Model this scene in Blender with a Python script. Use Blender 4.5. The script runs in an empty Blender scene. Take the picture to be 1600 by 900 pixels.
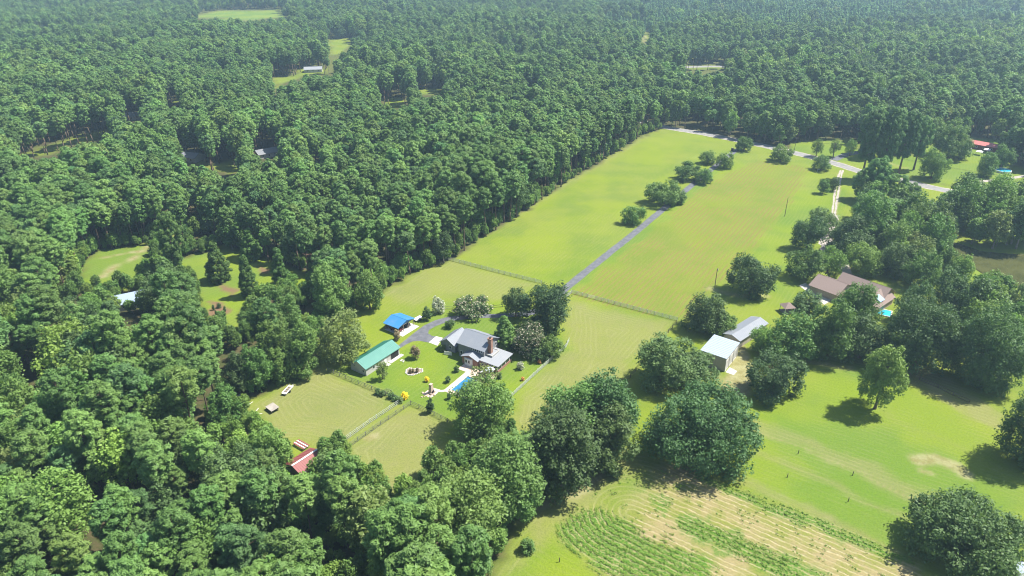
import bpy, math, random
import numpy as np
from math import radians as rad, sin, cos, pi

# ------------------------------------------------------------------ camera, sky, sun, exposure
CAM_H, FPX, PITCH = 120.0, 1100.0, rad(27)
sc = bpy.context.scene
cd = bpy.data.cameras.new('camera'); cam = bpy.data.objects.new('camera', cd)
sc.collection.objects.link(cam); sc.camera = cam
cam.location = (0, 0, CAM_H); cam.rotation_euler = (pi/2 - PITCH, 0, 0)
cd.sensor_width = 36.0; cd.lens = 36.0*FPX/1600.0; cd.clip_start = 1.0; cd.clip_end = 12000.0
SUN_AZ, SUN_EL = rad(16), rad(58)           # direction towards the sun, measured from +X to +Y
world = bpy.data.worlds.new('World'); sc.world = world; world.use_nodes = True
wn = world.node_tree
sky = wn.nodes.new('ShaderNodeTexSky'); sky.sky_type = 'NISHITA'; sky.sun_disc = False
sky.sun_elevation = SUN_EL; sky.sun_rotation = pi/2 - SUN_AZ
bg = wn.nodes['Background']; bg.inputs[1].default_value = 0.09
wn.links.new(sky.outputs[0], bg.inputs[0])
sl = bpy.data.lights.new('sun', 'SUN'); sl.energy = 5.0; sl.angle = rad(0.53); sl.color = (1, .955, .87)
sun = bpy.data.objects.new('sun', sl); sc.collection.objects.link(sun)
sun.rotation_euler = (0, pi/2 - SUN_EL, SUN_AZ); sun.location = (0, 0, 300)
sc.view_settings.view_transform = 'Standard'; sc.view_settings.look = 'None'
sc.view_settings.gamma = 1.0; sc.view_settings.use_curve_mapping = False
sc.view_settings.exposure = 1.16
cy = sc.cycles
cy.filter_width = 1.1
cy.max_bounces = 5; cy.diffuse_bounces = 3; cy.glossy_bounces = 2; cy.transmission_bounces = 3
cy.transparent_max_bounces = 4; cy.volume_bounces = 0; cy.caustics_reflective = False; cy.caustics_refractive = False

# ------------------------------------------------------------------ pixel <-> ground
S_, C_ = sin(PITCH), cos(PITCH)
def G(x, y, z=0.0):
    u = (x-800)/FPX; v = (450-y)/FPX
    t = (z-CAM_H)/(-S_+v*C_)
    return np.array([u*t, (C_+v*S_)*t])
def PX(X, Y, Z):
    dz = Z-CAM_H; dep = Y*C_-dz*S_; up = Y*S_+dz*C_
    return 800+FPX*X/dep, 450-FPX*up/dep, dep
def GP(pts): return np.array([G(*p) for p in pts])
def unit(a): return np.array([cos(rad(a)), sin(rad(a))])

# ------------------------------------------------------------------ object helpers
col = sc.collection
def link(o, parent=None, kind=None, label=None, cat=None, group=None):
    col.objects.link(o)
    if parent is not None: o.parent = parent
    for k, v in (('kind', kind), ('label', label), ('category', cat), ('group', group)):
        if v: o[k] = v
    return o
def thing(name, loc, rz, label, cat, group=None):
    o = bpy.data.objects.new(name, None); o.empty_display_size = .5
    o.location = (loc[0], loc[1], loc[2] if len(loc) > 2 else 0); o.rotation_euler[2] = rz
    return link(o, None, None, label, cat, group)
def quad_mesh(name, V, Fq, mats, midx=None, smooth=False):
    """V (n,3), Fq (m,4) or list of polygons"""
    me = bpy.data.meshes.new(name)
    if isinstance(Fq, np.ndarray):
        m, k = Fq.shape
        me.vertices.add(len(V)); me.vertices.foreach_set('co', np.ascontiguousarray(V, np.float32).ravel())
        me.loops.add(m*k); me.loops.foreach_set('vertex_index', np.ascontiguousarray(Fq, np.int32).ravel())
        me.polygons.add(m); me.polygons.foreach_set('loop_start', np.arange(0, m*k, k, dtype=np.int32))
        if midx is not None: me.polygons.foreach_set('material_index', np.ascontiguousarray(midx, np.int32))
        if smooth: me.polygons.foreach_set('use_smooth', np.ones(m, bool))
        me.update(calc_edges=True)
    else:
        me.from_pydata([tuple(map(float, v)) for v in V], [], [tuple(f) for f in Fq]); me.update()
        if smooth:
            for p in me.polygons: p.use_smooth = True
    for m_ in mats: me.materials.append(m_)
    return me
class MB:
    def __init__(s): s.v = []; s.f = []
    def poly(s, top, bot):                      # prism between two rings of equal length
        n = len(top); k = len(s.v); s.v += [tuple(p) for p in top] + [tuple(p) for p in bot]
        s.f.append(tuple(range(k, k+n))); s.f.append(tuple(range(k+2*n-1, k+n-1, -1)))
        for i in range(n): j = (i+1) % n; s.f.append((k+i, k+n+i, k+n+j, k+j))
        return s
    def box(s, x0, x1, y0, y1, z0, z1):
        r = [(x0, y0), (x1, y0), (x1, y1), (x0, y1)]
        return s.poly([(x, y, z1) for x, y in r], [(x, y, z0) for x, y in r])
    def slab(s, pts, t):                        # a sheet of thickness t under its points
        return s.poly(pts, [(p[0], p[1], p[2]-t) for p in pts])
    def tube(s, a, b, r0, r1=None, n=8):
        r1 = r0 if r1 is None else r1
        a = np.array(a, float); b = np.array(b, float); d = b-a; d /= np.linalg.norm(d)
        u = np.cross(d, (0, 0, 1) if abs(d[2]) < .9 else (1, 0, 0)); u /= np.linalg.norm(u); w = np.cross(d, u)
        an = np.arange(n)*2*pi/n
        ring = lambda c, r: [tuple(c+r*(cos(t)*u+sin(t)*w)) for t in an]
        return s.poly(ring(b, r1), ring(a, r0))
    def lathe(s, prof, c=(0, 0), n=14):
        k = len(s.v)
        for r, z in prof:
            for i in range(n): s.v.append((c[0]+r*cos(2*pi*i/n), c[1]+r*sin(2*pi*i/n), z))
        for j in range(len(prof)-1):
            for i in range(n):
                i2 = (i+1) % n; s.f.append((k+j*n+i, k+j*n+i2, k+(j+1)*n+i2, k+(j+1)*n+i))
        s.f.append(tuple(range(k+n-1, k-1, -1))); s.f.append(tuple(range(k+(len(prof)-1)*n, k+len(prof)*n)))
        return s
    def mesh(s, name, mat): return quad_mesh(name, s.v, s.f, [mat])
    def build(s, name, mat, parent=None, kind=None, label=None, cat=None, group=None, smooth=False):
        me = quad_mesh(name, s.v, s.f, [mat], smooth=smooth)
        return link(bpy.data.objects.new(name, me), parent, kind, label, cat, group)
def bx(name, parent, mat, *a, **k): return MB().box(*a).build(name, mat, parent, **k)

# ------------------------------------------------------------------ numpy noise
def vnoise(X, Y, s, seed=0):
    r = np.random.default_rng(seed); T = r.random((256, 256))
    x = X/s; y = Y/s; i = np.floor(x).astype(int); j = np.floor(y).astype(int)
    fx = x-i; fy = y-j; fx = fx*fx*(3-2*fx); fy = fy*fy*(3-2*fy)
    a = T[i % 256, j % 256]; b = T[(i+1) % 256, j % 256]; c = T[i % 256, (j+1) % 256]; d = T[(i+1) % 256, (j+1) % 256]
    return (a*(1-fx)+b*fx)*(1-fy)+(c*(1-fx)+d*fx)*fy
def seg_dist(X, Y, a, b):
    d = b-a; L = max(d@d, 1e-9); t = np.clip(((X-a[0])*d[0]+(Y-a[1])*d[1])/L, 0, 1)
    return np.hypot(X-a[0]-t*d[0], Y-a[1]-t*d[1])
def inside(X, Y, P):
    X = np.asarray(X, float); Y = np.asarray(Y, float); r = np.zeros(X.shape, bool); n = len(P)
    for i in range(n):
        x0, y0 = P[i]; x1, y1 = P[(i+1) % n]
        if y0 == y1: continue
        c = ((y0 > Y) != (y1 > Y)) & (X < (x1-x0)*(Y-y0)/(y1-y0)+x0); r ^= c
    return r
def sdf(X, Y, P):                               # negative inside
    d = np.full(X.shape, 1e9)
    for i in range(len(P)): d = np.minimum(d, seg_dist(X, Y, P[i], P[(i+1) % len(P)]))
    return np.where(inside(X, Y, P), -d, d)
def soft(d, w): return np.clip(.5-d/w, 0, 1)

# ------------------------------------------------------------------ materials
class NT:
    def __init__(s, name):
        s.m = bpy.data.materials.new(name); s.m.use_nodes = True; s.t = s.m.node_tree
        s.t.nodes.clear(); s.out = s.n('ShaderNodeOutputMaterial')
    def n(s, t, **k):
        o = s.t.nodes.new(t)
        for a, b in k.items(): setattr(o, a, b)
        return o
    def l(s, a, b): s.t.links.new(a, b)
    def set(s, sock, v):
        if hasattr(v, 'is_output'): s.l(v, sock)
        else: sock.default_value = v
    def mix(s, f, a, b, bt='MIX'):
        o = s.n('ShaderNodeMix', data_type='RGBA', blend_type=bt)
        s.set(o.inputs[0], f); s.set(o.inputs[6], a if hasattr(a, 'is_output') else (*a, 1)); s.set(o.inputs[7], b if hasattr(b, 'is_output') else (*b, 1))
        return o.outputs[2]
    def math(s, op, a, b=0.0, c=0.0):
        o = s.n('ShaderNodeMath', operation=op); s.set(o.inputs[0], a); s.set(o.inputs[1], b); s.set(o.inputs[2], c)
        return o.outputs[0]
    def noise(s, co, scale, detail=3, rough=.55, dist=0):
        o = s.n('ShaderNodeTexNoise'); o.inputs['Scale'].default_value = scale; o.inputs['Detail'].default_value = detail
        o.inputs['Roughness'].default_value = rough; o.inputs['Distortion'].default_value = dist
        if co is not None: s.l(co, o.inputs['Vector'])
        return o.outputs[0]
    def ramp(s, f, a, b):
        o = s.n('ShaderNodeMapRange'); o.interpolation_type = 'SMOOTHSTEP'; s.set(o.inputs[0], f); o.inputs[1].default_value = a; o.inputs[2].default_value = b
        return o.outputs[0]
    def attr(s, name): return s.n('ShaderNodeAttribute', attribute_name=name).outputs['Fac']
    def pos(s): return s.n('ShaderNodeNewGeometry').outputs['Position']
    def bsdf(s, colr, rough=.7, spec=.3, metal=0.0, bump=None, bstr=.3, bdist=.05):
        p = s.n('ShaderNodeBsdfPrincipled'); s.set(p.inputs['Base Color'], colr if hasattr(colr, 'is_output') else (*colr, 1))
        s.set(p.inputs['Roughness'], rough); p.inputs['Specular IOR Level'].default_value = spec; p.inputs['Metallic'].default_value = metal
        if bump is not None:
            b = s.n('ShaderNodeBump'); b.inputs['Strength'].default_value = bstr; b.inputs['Distance'].default_value = bdist
            s.l(bump, b.inputs['Height']); s.l(b.outputs[0], p.inputs['Normal'])
        s.l(p.outputs[0], s.out.inputs[0]); return s.m
def plain(name, c, rough=.7, spec=.3, var=.25, scale=1.5, metal=0.0):
    t = NT(name); co = t.n('ShaderNodeTexCoord').outputs['Object']
    f = t.ramp(t.noise(co, scale, 4, .6), .3, .7)
    c1 = t.mix(f, tuple(x*(1-var) for x in c), tuple(min(1, x*(1+var)) for x in c))
    f2 = t.ramp(t.noise(co, scale*9, 2), .35, .65)
    c2 = t.mix(t.math('MULTIPLY', f2, .25), c1, tuple(x*.6 for x in c))
    return t.bsdf(c2, rough, spec, metal, f2, .15, .02)
def leafmat(name, a, b, odd=None, trans=.34):
    t = NT(name); oi = t.n('ShaderNodeObjectInfo'); ge = t.n('ShaderNodeNewGeometry')
    c = t.mix(oi.outputs['Random'], a, b)
    r = ge.outputs['Random Per Island']
    c = t.mix(t.math('MULTIPLY', r, .5), c, tuple(min(1, x*1.5+.01) for x in b))
    hs = t.n('ShaderNodeHueSaturation'); t.l(c, hs.inputs['Color']); t.l(t.math('MULTIPLY_ADD', t.noise(oi.outputs['Location'], .9, 1), 1.5, .28), hs.inputs['Value']); t.l(t.math('MULTIPLY_ADD', t.noise(oi.outputs['Location'], .37, 1), .09, .445), hs.inputs['Hue']); c = hs.outputs[0]
    nz = t.noise(oi.outputs['Location'], .013, 2)
    c = t.mix(t.math('MULTIPLY', t.ramp(nz, .42, .66), .4), c, tuple(x*.62 for x in a))
    if odd: c = t.mix(t.math('GREATER_THAN', r, odd[0]), c, odd[1])
    d = t.n('ShaderNodeBsdfPrincipled'); t.l(c, d.inputs['Base Color']); d.inputs['Roughness'].default_value = .55; d.inputs['Specular IOR Level'].default_value = .25
    tr = t.n('ShaderNodeBsdfTranslucent'); tc = t.mix(1.0, c, (1.15, 1.2, .55), 'MULTIPLY'); t.l(tc, tr.inputs[0])
    m = t.n('ShaderNodeMixShader'); m.inputs[0].default_value = trans
    t.l(d.outputs[0], m.inputs[1]); t.l(tr.outputs[0], m.inputs[2]); t.l(m.outputs[0], t.out.inputs[0])
    return t.m
M = {}
M['pine'] = leafmat('pine_needles', (.084, .180, .050), (.140, .254, .060))
M['pine2'] = leafmat('pine_needles_blue', (.072, .165, .057), (.112, .222, .066))
M['young'] = leafmat('young_pine_needles', (.090, .200, .080), (.135, .265, .092))
M['oak'] = leafmat('oak_leaves', (.050, .110, .038), (.088, .158, .046))
M['broad'] = leafmat('broad_leaves', (.082, .176, .042), (.128, .232, .050))
M['bright'] = leafmat('bright_leaves', (.115, .225, .040), (.150, .262, .048))
M['olive'] = leafmat('olive_leaves', (.125, .192, .052), (.165, .228, .068))
M['yellowgreen'] = leafmat('yellow_green_leaves', (0.245, 0.333, 0.052), (0.315, 0.403, 0.070))
M['blossom'] = leafmat('blossoming_leaves', (.045, .085, .03), (.07, .12, .04), (.80, (.50, .44, .34)))
M['white_bloom'] = leafmat('white_blossoms', (.25, .30, .20), (.32, .36, .26), (.6, (.6, .6, .52)))
M['weed'] = leafmat('weed_leaves', (.10, .20, .02), (.14, .26, .03))
M['gold'] = leafmat('yellow_flowers', (.75, .52, .01), (.8, .58, .02), trans=.1)
M['rust'] = leafmat('orange_flowers', (.45, .22, .05), (.5, .25, .06), trans=.1)
M['reddish'] = leafmat('reddish_leaves', (0.158, 0.149, 0.079), (0.228, 0.193, 0.105))
M['bark'] = plain('bark', (.16, .115, .08), .9, .1, .35, 2)
M['barkgrey'] = plain('bark_grey', (.22, .19, .16), .9, .1, .35, 2)

# ------------------------------------------------------------------ tree builders
rng = np.random.default_rng(11)
def nrm(v): return v/np.maximum(np.linalg.norm(v, axis=-1, keepdims=True), 1e-9)
def leaves(r, Cc, Rc, n, size, asp=.6, up=.55, flat=1.0):
    N = len(Cc); n = np.broadcast_to(np.asarray(n), (N,)).astype(int)
    Ci = np.repeat(Cc, n, 0); Ri = np.repeat(Rc, n)[:, None]; K = len(Ci)
    d = nrm(r.normal(size=(K, 3))); u = .45+.62*np.sqrt(r.random((K, 1)))
    p = Ci+d*Ri*u*np.array([1, 1, flat])
    nn = nrm(d*.85+np.array([0, 0, up])+r.normal(size=(K, 3))*.38)
    t1 = nrm(np.cross(nn, r.normal(size=(K, 3)))); t2 = np.cross(nn, t1)
    s = size*(.55+.8*r.random((K, 1)))
    V = np.stack([p+t1*s, p+t2*s*asp, p-t1*s, p-t2*s*asp], 1).reshape(-1, 3)
    return V
def crown_dome(r, R, hz, clr, leaf, lai=3.2, lumps=None, asp=.62):
    zc = hz+clr; K = lumps or int(r.integers(11, 17))
    i = np.arange(K)+.5; ph = np.arccos(1-1.62*i/K); th = pi*(1+5**.5)*i+r.random()*6
    d = np.stack([np.cos(th)*np.sin(ph), np.sin(th)*np.sin(ph), np.cos(ph)], 1); d = nrm(d+r.normal(size=d.shape)*.16)
    L = d*np.array([R*.62, R*.62, hz*.6])*(.82+.36*r.random((K, 1))); L[:, 2] += zc
    lr = (.42*np.minimum(R, .5*(R+hz)))*(.72+.5*r.random(K))
    cr = np.clip(.13*R, .3, 1.35)
    m = np.maximum(7, (6.5*(lr/cr)**2*.5).astype(int))
    Li = np.repeat(L, m, 0); di = nrm(np.repeat(d, m, 0)*.9+r.normal(size=(m.sum(), 3))*.95)
    Cc = Li+di*np.repeat(lr, m)[:, None]*(.55+.68*r.random((m.sum(), 1)))*np.array([1, 1, min(1, hz/R*1.15)])
    # a filled core so the crown is not hollow
    q = nrm(r.normal(size=(int(m.sum()*.34), 3)))*r.random((int(m.sum()*.34), 1))**.5*np.array([R, R, hz])*.62; q[:, 2] += zc
    Cc = np.vstack([Cc, q])
    k = (R-.55*cr)/np.percentile(np.hypot(Cc[:, 0], Cc[:, 1]), 95); Cc[:, :2] *= k; L[:, :2] *= k
    lo, hi_ = np.percentile(Cc[:, 2], (2, 98)); k = (2*hz-cr)/(hi_-lo); Cc[:, 2] = clr+.5*cr+(Cc[:, 2]-lo)*k; L[:, 2] = clr+.5*cr+(L[:, 2]-lo)*k
    Cc[:, 2] = np.maximum(Cc[:, 2], .3*cr)
    Rc = cr*(.75+.6*r.random(len(Cc)))
    area = 2*leaf*leaf*asp
    tot = lai*(1+.45*min(1, max(0, R-7)/5))*2*pi*R*max(hz, R*.6)*1.25/area
    n = np.maximum(5, tot/len(Cc)*np.ones(len(Cc)))
    return leaves(r, Cc, Rc, n, leaf, asp), L
def crown_pine(r, R, h, base, leaf, dens=1.0, top=.55, asp=.36):
    Cc = []; Rc = []; z = base
    while z < h-.5:
        f = (z-base)/(h-base); rr = R*((.62+.85*f) if f < .45 else (1-((f-.45)/.55)**2.2*.72))
        k = max(4, int(3+rr*2.1*dens))
        a = r.random()*6.3+np.arange(k)*2*pi/k+r.normal(size=k)*.35
        for t in a:
            q = rr*(.45+.6*r.random())
            Cc.append((q*cos(t), q*sin(t), z+r.normal()*.35+q*.10)); Rc.append((.55+.5*r.random())*(.75+.25*R/3.2))
        z += 1.1*(.8+.4*r.random())
    for _ in range(3): Cc.append((r.normal()*.3, r.normal()*.3, h-.3-.5*r.random())); Rc.append(.7)
    Cc = np.array(Cc); Rc = np.array(Rc)*(1.0 if dens >= 1 else 1.25)
    area = 2*leaf*leaf*asp
    n = np.maximum(8, 4*pi*Rc**2*1.0*dens/area)
    return leaves(r, Cc, Rc, n, leaf, asp, .65, .72), Cc
def crown_cone(r, R, h, base, leaf, asp=.55):
    Cc = []; Rc = []; z = base
    while z < h-.4:
        f = (z-base)/(h-base); rr = R*((.75+.9*f) if f < .25 else (1-(f-.25)/.75*.92))
        k = max(3, int(2+rr*2.6))
        for t in r.random()*6.3+np.arange(k)*2*pi/k:
            q = rr*(.35+.65*r.random()**.6); Cc.append((q*cos(t), q*sin(t), z+r.normal()*.3)); Rc.append(.65+.35*r.random())
        z += 1.0*(.8+.4*r.random())
    Cc.append((0, 0, h-.3)); Rc.append(.45); Cc = np.array(Cc); Rc = np.array(Rc)
    return leaves(r, Cc, Rc, np.maximum(6, 4*pi*Rc**2*1.2/(2*leaf*leaf*asp)), leaf, asp, .3, .8), Cc
def trunk_mb(r, h, r0, tips, bend=.3, fork=.45, limbs=7):
    b = MB(); pts = [np.array([0, 0, -.15])]
    for k in range(1, 6): pts.append(np.array([r.normal()*bend*.25*k/5, r.normal()*bend*.25*k/5, h*k/5]))
    for k in range(5): b.tube(pts[k], pts[k+1], r0*(1-.16*k)*(1.25 if k == 0 else 1), r0*(1-.16*(k+1)), 7)
    if len(tips):
        for i in r.choice(len(tips), min(limbs, len(tips)), replace=False):
            t = np.array(tips[i]); z = min(max(h*fork, t[2]-.45*np.hypot(t[0], t[1])-.4), h*.95)
            b.tube((0, 0, z), t*np.array([.92, .92, 1]), r0*.42, r0*.1, 5)
    return b
def leaf_mesh(name, V, mat):
    n = len(V)//4
    return quad_mesh(name, V, np.arange(n*4).reshape(n, 4), [mat])
def tri_trunk(b, name, mat): return quad_mesh(name, b.v, b.f, [mat])
def joined(name, V, crown_mat, b, bark):
    n = len(V)//4; k = len(V)
    me = bpy.data.meshes.new(name)
    allv = np.vstack([V, np.array(b.v)]); faces = [f for f in b.f]
    tot = n*4+sum(len(f) for f in faces)
    me.vertices.add(len(allv)); me.vertices.foreach_set('co', allv.astype(np.float32).ravel())
    li = np.concatenate([np.arange(n*4)]+[np.array(f)+k for f in faces]).astype(np.int32)
    ls = np.concatenate([np.arange(0, n*4, 4), n*4+np.cumsum([0]+[len(f) for f in faces[:-1]])]).astype(np.int32)
    me.loops.add(tot); me.loops.foreach_set('vertex_index', li)
    me.polygons.add(n+len(faces)); me.polygons.foreach_set('loop_start', ls)
    me.polygons.foreach_set('material_index', np.concatenate([np.zeros(n), np.ones(len(faces))]).astype(np.int32))
    me.update(calc_edges=True); me.materials.append(crown_mat); me.materials.append(bark)
    return me
def make_proto(kind, seed, lod):
    """returns (leaf vertices, trunk MB, nominal radius, height, leaf material key)"""
    r = np.random.default_rng(seed); k = 1.0 if lod == 0 else 1.6
    if kind == 'pine':
        h = 19+r.random()*4; R = 2.9+.7*r.random(); V, T = crown_pine(r, R, h, h*(.50+.14*r.random()), .34*k)
        return V, trunk_mb(r, h*.97, .26, T, .5, .4, 9), R, h, ('pine', 'pine2')[seed % 3 == 0]
    if kind == 'young':
        h = 11+r.random()*3; R = 1.9; V, T = crown_cone(r, R, h, h*.2, .42*k); return V, trunk_mb(r, h*.9, .14, T, .2, .3, 3), R, h, 'young'
    h = {'oak': 14.5, 'broad': 16, 'bright': 14, 'olive': 12}[kind]+r.random()*3; R = {'oak': 5.4, 'broad': 4.6, 'bright': 4.4, 'olive': 4.0}[kind]+r.random()
    hz = h*.38; V, T = crown_dome(r, R, hz, h-2*hz, .33*k, 3.0)
    return V, trunk_mb(r, h*.62, .32, T, .5, .4, 7), R, h, kind

# ------------------------------------------------------------------ layout read off the photograph (pixels -> ground)
OPEN1 = [(1040,200),(1012,209),(960,241),(885,287),(835,322),(765,367),(702,407),(640,432),(597,457),(527,502),(497,537),(500,557),(440,594),(400,620),(384,632),
         (392,655),(404,668),(432,676),(452,690),(458,735),(500,735),(500,700),(545,702),(556,735),(606,752),(612,783),(640,765),(672,742),(738,702),(742,690),(800,682),(830,690),(850,780),
         (822,800),(785,868),(768,905),(660,1300),(2600,1300),(2600,560),(1700,335),(1600,316),(1540,303),(1300,250)]
OPEN2 = [(1236,236),(1243,222),(1262,220),(1335,217),(1350,250),(1420,243),(1438,240),(1442,226),(1470,222),(1512,214),(1570,222),(1562,250),(1600,265),(1640,280),(1640,320),(1540,300),(1380,268)]
CLEAR = [[(98,460),(122,442),(137,408),(153,392),(228,384),(262,372),(312,350),(318,355),(285,372),(240,392),(236,405),(212,445),(190,456),(125,452)],
         [(188,462),(222,462),(222,476),(190,474)],
         [(274,412),(300,398),(330,396),(345,385),(470,425),(492,437),(483,452),(470,470),(458,445),(430,452),(385,478),(374,528),(362,528),(345,505),(318,497),(308,440)],
         [(288,242),(308,240),(330,262),(360,250),(368,262),(360,272),(336,264),(295,252)], [(402,238),(428,232),(430,242),(408,247)],
         [(38,241),(95,222),(150,206),(166,203),(150,214),(60,244)], [(598,155),(622,152),(634,160),(616,170)], [(655,138),(690,138),(690,146),(660,146)],
         [(514,62),(548,60),(546,72),(530,86),(517,84)], [(300,26),(340,16),(440,15),(447,27),(380,32)], [(426,122),(470,118),(462,124),(440,130),(430,142)],
         [(470,108),(500,106),(520,112),(500,116),(470,116)], [(1003,66),(1009,52),(1015,52),(1009,67)], [(1074,103),(1130,101),(1132,107),(1074,108)], [(262,160),(275,157),(278,164),(265,166)],
         [(378,624),(386,621),(392,631)],[(457,732),(462,692),(478,692),(494,703),(489,720),(466,736)],[(198,181),(216,179),(214,187),(200,188)]]
PINE_ZONE = [(120,60),(560,60),(720,110),(1020,150),(1030,205),(700,405),(520,500),(330,360),(0,330),(0,120)]
BRIGHT_BAND = [(1290,52),(1450,66),(1640,72),(1640,112),(1500,100),(1400,84),(1300,66)]
ROWS = GP([(893,462),(960,412),(1108,285),(1185,250),(1262,262),(1246,298),(1175,388),(1095,480),(1052,496)])
A_DEG = -31.5; AX = unit(A_DEG); BX = unit(A_DEG+90)          # the property's two directions
def ring(P, c): return GP(P)
# garden rows are concentric round a ray that leaves S_G
gd = G(1430, 892)-G(1085, 748); gd /= np.linalg.norm(gd); S_G = G(985, 800)
def garden_c(X, Y):
    t = np.maximum((X-S_G[0])*gd[0]+(Y-S_G[1])*gd[1], 0)
    return np.hypot(X-S_G[0]-t*gd[0], Y-S_G[1]-t*gd[1])
GARDEN = GP([(905,790),(960,745),(1000,712),(1092,735),(1180,772),(1300,818),(1440,880),(1470,960),(1000,960),(930,895),(872,850),(868,822)])
WEEDS = [[(866,826),(900,792),(935,795),(985,818),(1060,857),(1140,912),(985,912),(930,893),(875,852)],[(1088,738),(1180,768),(1300,818),(1440,878),(1440,893),(1290,833),(1170,781),(1083,750)],[(1060,805),(1110,820),(1275,890),(1240,912),(1150,866),(1055,826)]]
POND = GP([(1475,378),(1500,380),(1535,392),(1575,396),(1640,396),(1660,440),(1600,452),(1570,432),(1545,428),(1520,412),(1490,395)])
HO = G(745, 560)                                              # origin of the house frame
def loc2(a, b): return HO+a*AX+b*BX
POOL = np.array([loc2(a, b) for a, b in ((3.2,-17.9),(6.9,-17.9),(6.9,-9.7),(3.2,-9.7))])
POOL2 = GP([(1366,484),(1378,484),(1380,490),(1364,490)])

# ------------------------------------------------------------------ ground: one sheet, graded outwards
def lines(lo, hi, step, far, g):
    a = list(np.arange(lo, hi+.01, step)); s = step; x = hi; up = []
    while x < far[1]: s *= g; x += s; up.append(x)
    s = step; x = lo; dn = []
    while x > far[0]: s *= g; x -= s; dn.append(x)
    return np.array(dn[::-1]+a+up)
gx = lines(-95, 190, 1.0, (-5000, 5000), 1.045); gy = lines(98, 330, 1.0, (-600, 7000), 1.04)
GX, GY = np.meshgrid(gx, gy, indexing='ij')
wob = 2.2; WX = GX+(vnoise(GX, GY, 6, 1)-.5)*wob*2+(vnoise(GX, GY, 2, 2)-.5)*1.6; WY = GY+(vnoise(GX, GY, 6, 3)-.5)*wob*2+(vnoise(GX, GY, 2, 4)-.5)*1.6
z = np.zeros(GX.shape)
pd = sdf(GX, GY, POND); z -= 1.6*soft(pd-1.0, 5.0)
for P in (POOL,): z -= 1.9*soft(sdf(GX, GY, P)+.1, 1.2)
FWX, FWY = GX, GY
grass = np.zeros(GX.shape)
for P in [OPEN1, OPEN2]+CLEAR: grass = np.maximum(grass, soft(sdf(WX, WY, GP(P))-.8, 3.5))
grass = np.maximum(grass, ((GY > 650)*.35*vnoise(GX, GY, 60, 5)))
lush = .25*vnoise(GX, GY, 25, 7)
def paint(arr, P, v, w=3.0, px=True):
    return np.maximum(arr, v*soft(sdf(WX, WY, GP(P) if px else P), w))
def stroke(arr, pts, width, v, w=1.0, warp=.35):
    P = GP(pts); d = np.full(GX.shape, 1e9)
    x = GX+(WX-GX)*warp; y = GY+(WY-GY)*warp
    for i in range(len(P)-1): d = np.minimum(d, seg_dist(x, y, P[i], P[i+1]))
    return np.maximum(arr, v*soft(d-width/2, w))
lush = paint(lush, [(525,580),(600,540),(640,545),(690,470),(810,470),(880,500),(884,545),(790,630),(700,660),(640,630),(600,620)], .85)
lush = paint(lush, [(880,452),(893,455),(960,410),(1100,292),(1155,240),(1140,240),(1060,310),(940,405)], 1.0, 2)
lush = paint(lush, [(850,440),(880,455),(1130,250),(1100,235),(960,350)], .45, 14)
lush = paint(lush, [(1095,482),(1178,390),(1250,296),(1330,290),(1310,340),(1230,480),(1130,470),(1080,500)], .75, 3)
lush = paint(lush, [(1130,640),(1330,560),(1420,600),(1560,690),(1600,760),(1600,900),(1440,860),(1180,690)], .95, 8)
lush = paint(lush, [(1130,725),(1190,690),(1450,810),(1420,870),(1200,780)], .9, 6)
lush = paint(lush, [(985,620),(1005,650),(1000,700),(980,690)], .6, 5)
lush = paint(lush, OPEN2, .75, 4)
for P in CLEAR[:3]: lush = paint(lush, P, .8, 3)
lush = paint(lush, CLEAR[9], 1.0, 4)
lush = paint(lush, [(790,870),(890,820),(930,900),(780,905)], .6, 8)
lush = paint(lush, [(975,740),(1005,800),(1060,800),(1010,745)], .75, 4)
dry = .18*vnoise(GX, GY, 14, 9)
dry = paint(dry, [(395,630),(500,560),(530,585),(625,630),(540,700),(430,685)], .75, 6)
dry = paint(dry, [(545,702),(640,632),(700,662),(690,690),(820,680),(740,700),(610,790),(560,740)], .8, 6)
dry = paint(dry, [(597,455),(700,405),(845,445),(800,470),(690,460),(640,480)], .6, 6)
dry = paint(dry, [(885,470),(1050,505),(960,610),(990,600),(830,690),(800,660),(810,620),(885,545)], .72, 6)
dry = paint(dry, [(850,785),(985,700),(1010,720),(905,795),(780,900),(770,900)], .7, 5)
dry = paint(dry, [(1405,570),(1460,580),(1570,650),(1560,670),(1420,600)], .8, 3)
dry = stroke(dry, [(700,400),(880,290),(1010,212)], 4, .6, 5)
dry = stroke(dry, [(1180,664),(1300,712),(1480,794)], 6, .62, 3, .8)
dry = stroke(dry, [(1190,708),(1300,757),(1430,818)], 2.2, .6, 2, .6)
dry = stroke(dry, [(1108,724),(1240,786),(1400,862)], 2.6, .65, 2, .6)
dry = stroke(dry, [(1370,640),(1480,690),(1590,740)], 4, .3, 5, .8)
lush = stroke(lush, [(1188,690),(1300,738),(1450,808)], 2.6, 1.0, 1.5, .5)
soil = np.zeros(GX.shape)
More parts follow.
